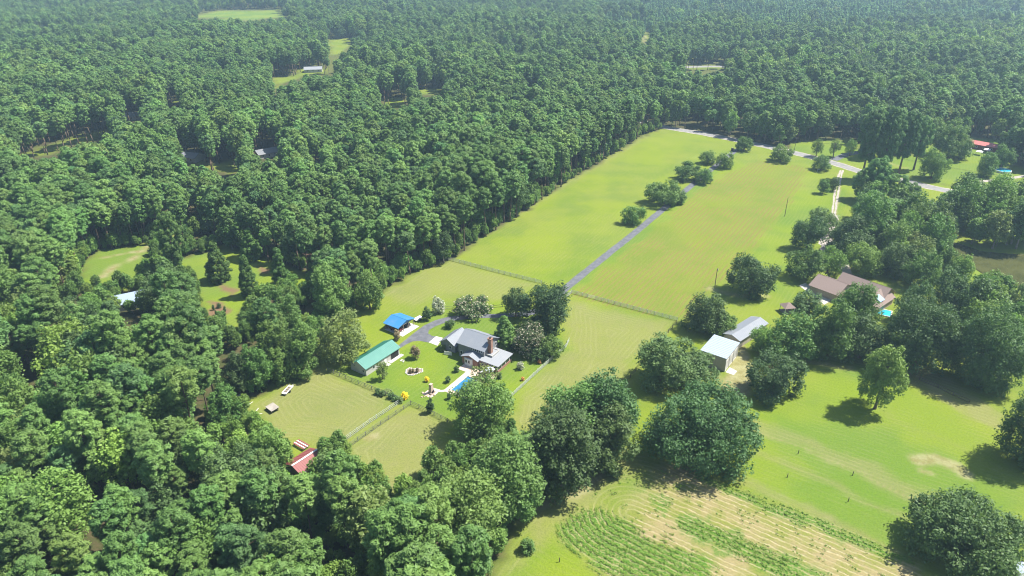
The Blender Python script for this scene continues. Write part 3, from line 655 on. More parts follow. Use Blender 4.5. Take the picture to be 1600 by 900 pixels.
EDGE = [(634,583),(638,586),(645,586.5),(652,584),(660,581),(660,577),(652,575.5),(648,577),(640,575),(635,578)]
for i in range(len(EDGE)):
    a, b = G(*EDGE[i]), G(*EDGE[(i+1) % len(EDGE)])
    for k in range(3): boulder(a+(b-a)*k/3, .26, 'pale edging stone of the island flower bed', 'edging stones of the island bed', 'concrete')
sheet('island_bed', EDGE, .02, M['timber'])
for i in range(7): boulder(G(624+rs.random()*10, 562+rs.random()*4), .3, 'pale stone of the small ring near the barn', 'stone ring near the barn', 'concrete')

# ------------------------------------------------------------------ outbuildings
gb = site('barn', G(572.8, 587.8), 145.5-90, 'long white barn with a green metal roof', 'barn', 11)      # local x along the barn, y to the left
w_, _ = gable(gb, 0, 14.6, 0, 6.5, 2.7, 4.2, 'x', M['cream'], M['green_roof'], .35)
opening(w_, '-y', (8.2, 0), 0, 1.0, 2.1, 'door', 'white', 'white'); opening(w_, '-y', (12.4, 0), .0, 3.6, 2.3, 'open_bay', 'cream', 'dark')  # flat near-black panel on the wall paints the shade inside the bay
opening(w_, '-y', (3.2, 0), 1.0, 1.0, 1.0); opening(w_, '-x', (0, 1.2), .9, .8, 1.0)
bx('concrete_step', gb, M['concrete'], 9.4, 15.2, -1.3, -.02, -.1, .1); bx('door_pad', gb, M['concrete'], 7.5, 9.0, -1.6, -.02, -.1, .08)
cp = site('carport', G(622, 513, 2.7), 55.4, 'open carport with a bright blue metal roof', 'carport', 8)     # local x along the front gable edge, y to the left-back
gable(cp, .3, 8.1, .3, 6.5, 2.55, 3.75, 'y', None, M['blue_roof'], .35, walls=False)
for x in (.4, 2.9, 5.5, 8.0):
    for y in (.4, 6.4): bx('post', cp, M['timber'], x-.08, x+.08, y-.08, y+.08, 0, 2.55)
for y in (.4, 6.4): bx('beam', cp, M['timber'], .3, 8.1, y-.07, y+.07, 2.4, 2.56)
MB().poly([(.3, .36, 2.56), (8.1, .36, 2.56), (4.2, .36, 3.7)], [(.3, .44, 2.56), (8.1, .44, 2.56), (4.2, .44, 3.7)]).build('gable_panel', M['blue_roof'], cp)
bx('floor_slab', cp, M['concrete'], .1, 8.3, -1.7, 6.5, -.1, .07)
bx('back_wall', cp, M['timber'], .4, 8.0, 6.48, 6.56, .1, 1.6)
def car(p, ang, matk, label, group=None, L=4.5, Hh=1.5, z=0.0):
    o = thing('parked_car', (*p, z), ang, label, 'car', group); w = .88
    prof = [(-L/2, .35), (L/2, .35), (L/2, .8), (L*.28, .95), (L*.12, Hh-.05), (-L*.30, Hh), (-L*.46, .98), (-L/2, .9)]
    b = MB(); b.poly([(x, w*(.86 if zz > 1.1 else 1), zz) for x, zz in prof], [(x, -w*(.86 if zz > 1.1 else 1), zz) for x, zz in prof]); b.build('body', M[matk], o)
    for sy in (-1, 1): bx('side_window', o, M['glass'], -L*.28, L*.12, sy*w*.9-.03, sy*w*.9+.03, 1.0, Hh-.12)
    MB().slab([(L*.265, -.7, 1.0), (L*.265, .7, 1.0), (L*.135, .66, Hh-.08), (L*.135, -.66, Hh-.08)], .02).build('windscreen', M['glass'], o)
    for sx in (-.3, .3):
        for sy in (-1, 1): MB().tube((sx*L, sy*w-.1, .33), (sx*L, sy*w+.1, .33), .33, n=12).build('wheel', M['black'], o)
    return o
cpo = G(622, 513, 2.7); cu, cv_ = unit(55.4), unit(145.4)
for i, (x, m_, l) in enumerate(((2.0, 'car_red', 'dark red car parked under the blue carport'), (5.9, 'car_grey', 'dark grey car parked under the blue carport'))): car(cpo+x*cu+3.0*cv_, rad(145.4), m_, l, z=.07)
def utrailer(p, ang, label, matk, L=3.2, w=1.5, name='trailer'):
    o = thing(name, (*p, 0), ang, label, 'trailer')
    bx('bed', o, M[matk], -L/2, L/2, -w/2, w/2, .55, .68)
    for y in (-w/2, w/2): bx('side_board', o, M[matk], -L/2, L/2, y-.04, y+.04, .68, 1.0)
    bx('drawbar', o, M['steel'], L/2, L/2+1.1, -.05, .05, .5, .58)
    for s in (-1, 1): MB().tube((-.2, s*(w/2+.05), .35), (-.2, s*(w/2+.25), .35), .35, n=12).build('wheel', M['black'], o)
    return o
utrailer(G(654, 500), rad(50), 'small white trailer parked between carport and young tree', 'white')
ft = utrailer(G(450, 612), rad(76), 'narrow white flatbed trailer on the tan pasture', 'white', 4.2, 1.3)
for x in (-1.2, -.2, .8): bx('load_crate', ft, M['timber'], x, x+.6, -.45, .45, .68, .95)
pf = site('low_hut', G(415, 640), -42, 'low flat-roofed timber shelter on the tan pasture', 'shelter', 4)
for x in (.2, 3.0):
    for y in (.2, 2.2): bx('post', pf, M['timber'], x-.06, x+.06, y-.06, y+.06, 0, .9)
MB().slab([(0, 0, 1.0), (3.3, 0, 1.0), (3.3, 2.5, 1.15), (0, 2.5, 1.15)], .08).build('roof', M['gravel'], pf)
bx('back_board', pf, M['timber'], .2, 3.0, 2.2, 2.26, .1, .9)
rk = site('slatted_rack', G(374, 630), 60, 'grey slatted rack at the wood edge of the pasture', 'rack', 4)
for i in range(5): bx('slat', rk, M['steel'], 0, 2.6, i*.5, i*.5+.22, .9, .96)
for x in (.1, 2.5):
    for y in (.1, 2.1): bx('post', rk, M['timber'], x-.05, x+.05, y-.05, y+.05, 0, .9)
    bx('beam', rk, M['timber'], x-.05, x+.05, 0, 2.3, .8, .9)
for i, (a, b, l) in enumerate((((386,634),(395,628),'pale plank lying in the grass beside the rack'), ((398,645),(404,638),'short pale plank in the grass below the rack'), ((400,648),(410,646),'thin pale plank at the wood edge'))):
    pa, pb = G(*a), G(*b); d = pb-pa; o = bx('plank', None, M['concrete'], 0, float(np.hypot(*d)), -.12, .12, .02, .09, label=l, cat='plank'); o.location = (*pa, 0); o.rotation_euler[2] = math.atan2(d[1], d[0])
# rust-red shed below
rsd = site('shed', G(458, 727.6, 3.3), 52.2, 'low shed with a rust-red roof and pale ridge between trees', 'shed', 7)
gable(rsd, 0, 7.2, -2.6, 3.0, 2.3, 3.3, 'x', M['timber'], M['red_roof'], .3)
MB().box(-.3, 7.5, -.13, .33, 3.44, 3.52).build('ridge_strip', M['white'], rsd); bx('fascia', rsd, M['white'], -.2, 6.0, -3.12, -2.95, 2.08, 2.26)
rp_ = site('board_rack', G(458, 696), -35, 'rack of red boards with two white strips beside the red shed', 'rack', 3)
for i in range(5): bx('board', rp_, M['white' if i in (1, 3) else 'red_roof'], 0, 4.2, i*.42, i*.42+(.26 if i in (1, 3) else .36), .7, .78)
for x in (.4, 3.6): bx('trestle', rp_, M['timber'], x, x+.1, 0, 2.0, 0, .69)
# white metal building and grey barn
wm = site('metal_building', G(1135, 560, 4.8), 54.5, 'tall white metal building with a pale lean-to roof', 'building', 10)   # x along the door wall, y to the left
wl = MB().poly([(0, 0, 4.7), (11, 0, 4.7), (11, 8, 4.7), (0, 8, 4.7)], [(0, 0, -.1), (11, 0, -.1), (11, 8, -.1), (0, 8, -.1)]).build('wall', M['tan'], wm)
p_ = [(-.25, -.25, 4.82), (11.25, -.25, 4.82), (11.25, 8.2, 4.95), (-.25, 8.2, 4.95)]; ro = MB().slab(p_, .11).build('roof', M['silver_roof'], wm); seams(ro, *p_, M['silver_roof'], .9)
for x in (1.6, 5.2, 8.8): opening(wl, '-y', (x, 0), 0, 2.6, 3.6, 'roller_door', 'white', 'cream')
for x in (.1, 3.4, 7.0, 10.6): bx('wall_post', wm, M['white'], x-.08, x+.08, -.13, -.02, 0, 4.65)
gy_ = site('barn', G(1156, 532, 3.0), 42.0, 'grey metal-roofed barn behind the tall white building', 'barn', 10)
gable(gy_, 0, 16.5, 0, 5.8, 3.0, 3.9, 'x', M['tan'], M['grey_roof'], .4)
# brown neighbour house
nb = site('house', G(1293, 426.8, 4.2), -50, 'rambling house with brown shingle roofs among the trees', 'house', 15)
gable(nb, -.2, 10.2, -11.5, -.2, 2.9, 5.4, 'x', M['stone'], M['brown_roof'], .5, False, wname='wing_wall', rname='wing_roof')
gable(nb, 5.5, 22.5, -4.0, 6.2, 3.0, 6.2, 'x', M['stone'], M['brown_roof'], .5, False, wname='main_wall', rname='main_roof')
gable(nb, 16.0, 24.0, -11.0, 2.5, 2.9, 5.4, 'y', M['stone'], M['brown_roof'], .5, False, wname='east_wing_wall', rname='east_wing_roof')
sk = MB().slab([(19.2, -3.0, 4.32), (20.0, -3.0, 4.32), (20.0, -1.0, 5.15), (19.2, -1.0, 5.15)], .05).build('skylight', M['blue_panel'], nb)
MB().slab([(21.2, -7.5, 5.2), (23.6, -7.5, 4.05), (23.6, -4.2, 4.05), (21.2, -4.2, 5.2)], .05).build('solar_panel', M['blue_panel'], nb)
gz = site('gazebo', G(1229, 487), 10, 'small gazebo with a brown pyramid roof on the lawn edge', 'gazebo', 4)
MB().poly([(-.06, -.06, 3.7), (.06, -.06, 3.7), (.06, .06, 3.7), (-.06, .06, 3.7)], [(-2.1, -2.1, 2.3), (2.1, -2.1, 2.3), (2.1, 2.1, 2.3), (-2.1, 2.1, 2.3)]).build('roof', M['brown_roof'], gz)
bx('floor', gz, M['timber'], -1.9, 1.9, -1.9, 1.9, 0, .2)
for x in (-1.7, 1.7):
    for y in (-1.7, 1.7): bx('post', gz, M['white'], x-.08, x+.08, y-.08, y+.08, .2, 2.3)
np_ = thing('swimming_pool', (*POOL2.mean(0), 0), rad(-30), 'turquoise pool glimpsed between trees behind the brown house', 'pool')
for q in ((-4.4, 4.4, -2.6, -2.2), (-4.4, 4.4, 2.2, 2.6), (-4.4, -4.0, -2.2, 2.2), (4.0, 4.4, -2.2, 2.2)): bx('coping', np_, M['concrete'], *q, 0, .3)
bx('water', np_, M['pool2'], -4, 4, -2.2, 2.2, .02, .22); BLD.append((*POOL2.mean(0), 6))
ps = thing('garden_swing', (*G(1284, 459), 0), rad(20), 'yellow garden play set on the pale forecourt', 'play set')
bx('deck', ps, M['yellow'], -.9, .9, -.7, .7, .9, 1.0); MB().slab([(-.9, -.9, 1.9), (.9, -.9, 1.9), (.9, 0, 2.4), (-.9, 0, 2.4)], .05).build('roof', M['yellow'], ps)
for x in (-.85, .85):
    for y in (-.65, .65): bx('post', ps, M['timber'], x-.05, x+.05, y-.05, y+.05, 0, 1.95)
MB().slab([(.9, -.3, 1.0), (2.4, -.3, .1), (2.4, .3, .1), (.9, .3, 1.0)], .05).build('slide', M['yellow'], ps)
# red-roofed building across the road
rb = site('building', G(1508.7, 217, 3.2), -47.6, 'long low building with a faded red roof across the road', 'building', 14)
w_, _ = gable(rb, 0, 21, -7.5, 0, 2.9, 4.2, 'x', M['redwall'], M['red_roof2'], .4)
for x in (5, 9, 13, 17): opening(w_, '-y', (x, -7.5), 1.0, 1.1, 1.1)
p2 = thing('round_pool', (*G(1566, 268), 0), 0, 'round above-ground blue pool on the lawn across the road', 'pool')
MB().lathe([(4.3, 0), (4.3, 1.1), (4.05, 1.1), (4.05, .9)], n=28).build('pool_wall', M['white'], p2); MB().lathe([(4.04, .2), (4.04, .92)], n=28).build('water', M['pool2'], p2); BLD.append((*G(1566, 268), 8))
def van(p, ang, L, w, hh, label, grp=None):
    o = thing('camper', (*p, 0), ang, label, 'camper', grp); b = MB()
    prof = [(-L/2, .45), (L/2, .45), (L/2, 1.4), (L/2-.5, hh), (-L/2, hh)]; b.poly([(x, w, z_) for x, z_ in prof], [(x, -w, z_) for x, z_ in prof]); b.build('body', M['car_white'], o)
    for x in (-L*.25, L*.25):
        bx('window', o, M['glass'], x-.5, x+.5, -w-.03, -w+.02, 1.3, 1.9)
        for s in (-1, 1): MB().tube((x, s*w-.1, .4), (x, s*w+.08, .4), .4, n=12).build('wheel', M['black'], o)
for (x, y, a, L, l) in ((1470,231,20,7,'white camper under the rounded tree'), (1490,236,60,6,'white camper beside the pine trunks'), (1506,238,-20,7.5,'white camper nearest the red-roofed building')): van(G(x, y), rad(a), L, 1.15, 2.7, l)
for (x, y, l) in ((1529,242,'white canopy tent left of its twin'), (1541,239,'white canopy tent against the red building')):
    o = thing('canopy_tent', (*G(x, y), 0), rad(-40), l, 'tent')
    for a in (-1.5, 1.5):
        for b in (-1.5, 1.5): bx('pole', o, M['steel'], a-.04, a+.04, b-.04, b+.04, 0, 2.1)
    MB().poly([(-.05, -.05, 2.9), (.05, -.05, 2.9), (.05, .05, 2.9), (-.05, .05, 2.9)], [(-1.7, -1.7, 2.1), (1.7, -1.7, 2.1), (1.7, 1.7, 2.1), (-1.7, 1.7, 2.1)]).build('canopy', M['white'], o)
# far houses
for px_, ang, L, wd, rk_, l in (((213,474),30,13,8,'bluegrey_roof','house with a pale blue metal roof under a wide tree'), ((298,250),-15,13,9,'dark_roof','grey-roofed house under a round tree deep in the wood'), ((417,244),40,12,8,'dark_roof','slate-roofed house beside a tan yard in the wood'),
                               ((207,186),20,12,8,'dark_roof','small dark roof among the far left pines'), ((490,112),10,16,9,'pale_roof','pale house beyond the pine wood'), ((1100,105),-10,0,0,'pale_roof','')):
    if not L: continue
    o = site('house', G(*px_), ang, l, 'house', 7)
    w_, _ = gable(o, -L/2, L/2, -wd/2, wd/2, 2.8, 4.6, 'x', M['cream'], M[rk_], .5)
    for x in (-L*.3, 0, L*.3): opening(w_, '-y', (x, -wd/2), 1.0, 1.1, 1.2)
ws = site('garden_shed', G(1586, 896), 30, 'small white shed under the huge round oak', 'shed', 3)
gable(ws, -1.4, 1.4, -1.2, 1.2, 1.9, 2.5, 'x', M['white'], M['silver_roof'], .15)

# ------------------------------------------------------------------ fences, posts, poles
def fence(pts, label, matk, hgt=1.35, rails=4, step=2.6, name='rail_fence', group=None, gap=None):
    P = GP(pts); o = thing(name, (*P[0], 0), 0, label, 'fence', group); o0 = P[0]
    pm = MB().box(-.07, .07, -.07, .07, -.1, hgt+.08).mesh('post', M[matk])
    for i in range(len(P)-1):
        d = P[i+1]-P[i]; L = float(np.hypot(*d)); a = math.atan2(d[1], d[0]); n = max(1, round(L/step))
        for k in range(n+(i == len(P)-2)):
            q = link(bpy.data.objects.new('post', pm), o); c = P[i]+d*k/n-o0; q.location = (c[0], c[1], 0); q.rotation_euler[2] = a
        for k in range(rails):
            zc = .28+(hgt-.3)*k/max(1, rails-1)
            q = bx('rail', o, M[matk], .06, L-.06, -.1, -.071, zc-.07, zc+.07); c = P[i]-o0; q.location = (c[0], c[1], 0); q.rotation_euler[2] = a
    return o
fence([(701,406),(770,424),(846,443)], 'pale rail fence crossing the field left of the drive', 'rail')
fence([(884,466),(893,458),(918,464.5)], 'short pale rail fence between the drive and the field gate', 'rail')
fence([(931,468),(1000,486),(1058,501)], 'pale rail fence from the field gate to the dark oak', 'rail')
gt = thing('field_gate', (*G(918.6, 464.7), 0), math.atan2(*(G(930, 467.7)-G(918.6, 464.7))[::-1]), 'pale metal field gate in the cross fence', 'gate')
Lg = float(np.linalg.norm(G(930.4, 467.8)-G(918.6, 464.7)))
for k in range(5): bx('bar', gt, M['rail'], .1, Lg-.1, -.02, .02, .25+k*.26, .31+k*.26)
for x in (.1, Lg/2, Lg-.15): bx('upright', gt, M['rail'], x, x+.05, .021, .06, .2, 1.36)
fence([(793,626),(840,582),(884,543),(889,533)], 'white rail fence along the porch side of the yard', 'rail')
fence([(512,580),(560,600),(625,627)], 'dark rail fence between barn lawn and tan pasture', 'darkrail', rails=3)
fence([(527,697),(578,661),(629,627)], 'pale rail fence on the barn side of the grass lane', 'rail', rails=3)
fence([(547,698),(595,664),(642,632)], 'rail fence on the outer side of the grass lane', 'darkrail', rails=3)
fence([(642,632),(668,644),(700,660)], 'dark rail fence below the fireplace lawn', 'darkrail', rails=3)
fence([(581,560),(600,549),(616,540)], 'low timber fence behind the green-roofed barn', 'timber', 1.0, 2)
fence([(692,483),(740,485),(800,478)], 'thin rail fence behind the driveway loop', 'darkrail', 1.1, 2, 3.4)
fence([(1436,594),(1465,606),(1514,630)], 'wire fence with dark posts behind the bright lawn', 'pole', 1.1, 2, 5.5, 'wire_fence')
fence([(1057,505),(1010,560),(985,590),(955,622)], 'thin wire fence between pasture and neighbouring oaks', 'pole', 1.2, 2, 4.0, 'wire_fence')
fence([(1277,268),(1284,262),(1294,258)], 'short white fence at the field corner by the road', 'white', 1.2, 4, 2.2)
for (x, y, l) in ((1247,709,'single dark post on the bright strip, nearest the wide oak'), (1332,743,'single dark post halfway along the bright strip'), (1423,780,'single dark post at the oak end of the bright strip'), (1230,746,'short dark post on the lower lawn near the wide oak'), (1325,784,'short dark post on the lower lawn near the garden'), (874,878,'short dark stump beside the lone sapling')):
    o = thing('fence_post', (*G(x, y), 0), .3, l, 'post'); MB().tube((0, 0, -.1), (.03, 0, 1.25), .1, .085, 7).build('post', M['pole'], o); MB().tube((.03, 0, 1.25), (.03, 0, 1.32), .1, .05, 7).build('cap', M['pole'], o)
def upole(x, y, hgt, label, arm=True):
    p = G(x, y); o = thing('utility_pole', (*p, 0), rad(30), label, 'pole'); MB().tube((0, 0, -.2), (0, 0, hgt), .15, .1, 8).build('pole', M['pole'], o)
    if arm:
        bx('crossarm', o, M['pole'], -1.0, 1.0, -.06, .06, hgt-.7, hgt-.55)
        for k in (-.85, .85): MB().tube((k, 0, hgt-.55), (k, 0, hgt-.35), .05, .04, 6).build('insulator', M['steel'], o)
    return p
a_ = upole(1226, 338, 9.3, 'tall bare utility pole standing alone in the sown field', False); b_ = upole(1117, 447, 7.4, 'shorter utility pole beside the round dark oak', False)
tf = [o for o in sc.objects if o.get('label', '').startswith('shorter utility')][0]; MB().tube((.25, 0, 6.4), (.25, 0, 7.1), .2, .2, 10).build('transformer', M['steel'], tf)
RPO = [((1214,238),10.5,'roadside utility pole opposite the dense round tree'), ((1240,241),10.5,'roadside utility pole at the start of the lawn strip'), ((1300,250),10,'roadside utility pole at the side road corner'), ((1556,303),10,'roadside utility pole below the round pool')]
for (x, y), hg, l in RPO: upole(x, y, hg, l)
mb = thing('mailbox', (*G(1144, 236), 0), rad(30), 'dark brick mailbox pillar at the drive mouth', 'mailbox')
bx('pillar', mb, M['dark'], -.5, .5, -.5, .5, 0, 1.6); bx('cap', mb, M['dark'], -.58, .58, -.58, .58, 1.6, 1.75); bx('box', mb, M['steel'], -.2, .2, -.6, .3, 1.76, 2.0)

def wire(a, b, za, zb, label):
    a = np.array([*a, za]); b = np.array([*b, zb]); m = MB(); n = 14; P = [a+(b-a)*i/n-np.array([0, 0, 1.2*4*(i/n)*(1-i/n)]) for i in range(n+1)]
    for i in range(n): m.tube(P[i]-a, P[i+1]-a, .035, n=5)
    o = m.build('power_line', M['wire'], None, None, label, 'wire', 'power lines along the road'); o.location = a
R2 = [(G(x, y), hg) for (x, y), hg, _ in RPO]
for i in range(3):
    for k, w_ in ((-.85, 'left'), (.85, 'right')):
        off = k*unit(30); wire(R2[i][0]+off, R2[i+1][0]+off, R2[i][1]-.35, R2[i+1][1]-.35, 'thin power line strung between roadside utility poles')

# ------------------------------------------------------------------ trees that stand singly (pixel silhouettes -> ground position, real size)
def place_sil(xc, yt, yb, w, clr_f, mode='dome'):
    by = yb
    for _ in range(8):
        g = G(xc, by); dep = PX(g[0], g[1], 0)[2]; pm = FPX/dep; D = math.atan2(CAM_H, g[1])
        R = w/2/pm; half = (yb-yt)/2/pm
        if mode == 'dome':
            hz = math.sqrt(max(half**2-(R*sin(D))**2, (.42*R*cos(D))**2))/cos(D); clr = clr_f*hz; zc = hz+clr; h = 2*hz+clr
            by = (yt+yb)/2+zc*cos(D)*pm
        else:                                   # tall: bottom of the silhouette is (nearly) the foot
            h = (yb-yt)/pm/cos(D); hz = h/2; clr = clr_f; zc = h*.6; by = yb-.25*R*sin(D)*pm
    Y = g[1]; X = (xc-800)/FPX*PX(0, Y, zc)[2]
    return X, Y, R, hz, clr, h
tree_n = [0]
def single(name, label, cat, sil, leafk, mode='dome', clr=.22, leaf=None, lai=3.2, group=None, bark='bark', lumps=None, base=None):
    X, Y, R, hz, cl, h = place_sil(*sil, clr, mode)
    tree_n[0] += 1; r = np.random.default_rng(500+tree_n[0])
    lf = leaf or float(np.clip(.022*R+.15, .13, .34))
    if mode == 'dome': V, T = crown_dome(r, R, hz, cl, lf, lai, lumps or (24 if sil[3] > 100 else None))
    elif mode == 'cone': V, T = crown_cone(r, R, h, h*clr, lf)
    else: V, T = crown_pine(r, R, h, h*clr, lf*1.1)
    # fit the built crown to its silhouette: width -> spread, height -> tallness, then shift along the ground
    xc, yt, yb, w = sil; smp = V[r.choice(len(V), min(len(V), 2500), replace=False)]; sx = sz = 1.0
    for _ in range(6):
        px, py, _d = PX(X+smp[:, 0]*sx, Y+smp[:, 1]*sx, smp[:, 2]*sz)
        (xa, xb), (ya, yb_) = np.percentile(px, (.4, 99.6)), np.percentile(py, (.4, 99.6)); pm = FPX/np.median(_d)
        sx *= np.clip(w/(xb-xa), .7, 1.4); sz = float(np.clip(sz*np.clip((yb-yt)/(yb_-ya), .75, 1.3), .45, 1.6))
        X += (xc-(xa+xb)/2)/pm; Y -= ((yt+yb)/2-(ya+yb_)/2)/pm/sin(math.atan2(CAM_H, Y))
        if base is not None: X, Y = G(*base)
    V = V*np.array([sx, sx, sz]); T = np.array(T)*np.array([sx, sx, sz]); R *= sx; cl *= sz; hz *= sz; h *= sz
    o = thing(name, (X, Y, 0), r.random()*.01, label, cat, group)
    link(bpy.data.objects.new('crown', leaf_mesh('crown', V, M[leafk])), o)
    if name == 'shrub':
        b = MB()
        for k in range(3): b.tube((0, 0, -.1), (R*.4*cos(k*2.1), R*.4*sin(k*2.1), cl+hz*.9), .05, .02, 5)
        link(bpy.data.objects.new('stem', b.mesh('stem', M[bark])), o)
    else:
        th = cl+hz*.9 if mode == 'dome' else h*.95
        link(bpy.data.objects.new('trunk', trunk_mb(r, th, .05*R+.10 if mode == 'dome' else .03*h/2+.05, T, .4, .35, 8).mesh('trunk', M[bark])), o)
    return X, Y, R
HERO = []
def H_(*a, **k): HERO.append(single(*a, **k))
# around the house
H_('broadleaf_tree', 'large rounded tree shading the far end of the swimming pool', 'tree', (752,590,684,96), 'broad', clr=.12)
H_('flowering_tree', 'pale flowering tree leaning over the pool beside the patio', 'tree', (756,570,612,44), 'olive', lai=1.5)
H_('broadleaf_tree', 'large airy olive-green tree behind the green-roofed barn', 'tree', (555,490,572,80), 'olive', lai=2.4, base=(543,560))
H_('broadleaf_tree', 'big dark spreading tree where the driveway enters the house yard', 'tree', (852,442,522,74), 'oak')
H_('broadleaf_tree', 'middling tree on the far edge of the driveway loop', 'tree', (806,450,492,42), 'oak')
H_('evergreen_tree', 'dark upright evergreen right beside the grey-roofed house', 'tree', (788,494,549,36), 'broad', 'cone', clr=.06, leaf=.3)
H_('flowering_tree', 'dense rounded tree with pale blossom beside the house porch', 'tree', (826,503,558,56), 'blossom', clr=.05, lai=3.6)
H_('broadleaf_tree', 'low spreading tree against the bend of the white yard fence', 'tree', (862,524,558,40), 'broad', clr=.1)
H_('shrub', 'dark shrub at the foot of the pale blossoming tree', 'shrub', (842,542,566,30), 'oak', clr=.03)
H_('flowering_shrub', 'wide rounded shrub with pale blossom beside the driveway loop', 'shrub', (739,461,498,57), 'blossom', clr=.06, lai=3.4)
H_('flowering_tree', 'small white-blossomed weeping tree near the driveway loop', 'tree', (685,463,490,20), 'white_bloom', clr=.05)
H_('small_tree', 'small dark tree beside the white trailer', 'tree', (667,479,500,15), 'oak', clr=.3)
H_('small_tree', 'little round tree on the lawn inside the driveway loop', 'tree', (703,499,513,16), 'oak', clr=.1)
H_('small_tree', 'sparse reddish young tree on the lawn between barn and house', 'tree', (648,540,559,16), 'reddish', clr=.4, lai=1.4)
H_('small_tree', 'young tree in front of the green-roofed barn wall', 'tree', (597,565,590,19), 'olive', clr=.4, lai=2)
H_('shrub', 'reddish shrub by the corner of the blue-roofed carport', 'shrub', (620,515,531,11), 'reddish', clr=.1)
H_('shrub', 'upright dark shrub by the lower yard fence', 'shrub', (672,622,645,13), 'oak', clr=.08)
H_('shrub', 'bright yellow round shrub at the end of the hedge', 'shrub', (632,612,625,12), 'gold', clr=.02, leaf=.14)
H_('shrub', 'small bright yellow shrub on the lawn near the stone fireplace', 'shrub', (667,588,597,7.5), 'gold', clr=.02, leaf=.12)
H_('shrub', 'pale round clipped shrub on the lawn beside the porch', 'shrub', (813,565,578,11.5), 'white_bloom', clr=.02, leaf=.14)
H_('shrub', 'small orange shrub near the bend of the white fence', 'shrub', (843,562,569,6.5), 'rust', clr=.02, leaf=.12)
H_('shrub', 'small orange shrub midway along the white yard fence', 'shrub', (817,588,595,5.5), 'rust', clr=.02, leaf=.12)
for i, (x, y, w, l) in enumerate(((713,577,9,'dark round shrub at the patio corner'), (700,593,9,'dark round shrub halfway along the pool'), (702,620,8,'dark round shrub below the pool steps'), (780,587,9,'dark round shrub by the porch corner'))):
    H_('shrub', l, 'shrub', (x, y-6, y+5, w), 'oak', clr=.05)
for i, (x, y, w) in enumerate(((590,612,9), (597,615,11), (604,613,18), (612,619,12), (619,623,13), (625,626,10))):
    H_('shrub', 'low green shrub of the hedge along the lower yard fence', 'shrub', (x, y-6, y+5, w), ('oak', 'olive')[i == 2], clr=.03, group='hedge shrubs by the lower fence')
H_('shrub', 'grey-green shrub against the garage gable of the house', 'shrub', (692,538,549,9), 'olive', clr=.05)
for x, y, w in ((641,580,6), (645,579,5), (652,578,6)):
    H_('shrub', 'low shrub in the stone-edged island bed', 'shrub', (x, y-4, y+4, w), 'reddish', clr=.03, leaf=.12, group='shrubs of the island bed')
# drive trees
for sil, l in (((990,322,351,39), 'round tree standing alone beside the drive, first from the house'), ((1037,283,318,58), 'widest tree on the field side of the long drive'), ((1061,294,319,25), 'small tree across the drive from the widest one'),
               ((1075,252,284,39), 'broad tree beside the drive, second largest of its row'), ((1100,264,288,28), 'small tree touching the drive opposite the second largest tree'), ((1105,235,257,27), 'round tree left of the drive near the road'),
               ((1133,238,263,28), 'round tree right of the drive near the road'), ((1163,213,236,27), 'tree beside the drive mouth at the road'), ((1222,225,252,36), 'dense round tree on the roadside grass between drive and corner'),
               ((1284,242,266,30), 'dense round tree at the field corner by the white gate')):
    H_('broadleaf_tree', l, 'tree', sil, 'broad', clr=.12, group='trees along the drive and road')
for sil, l in (((1287,280,301,19), 'small tree with a round crown left of the sandy track'), ((1304,277,297,16), 'slim small tree close to the sandy track')):
    H_('small_tree', l, 'tree', sil, 'broad', clr=.35)
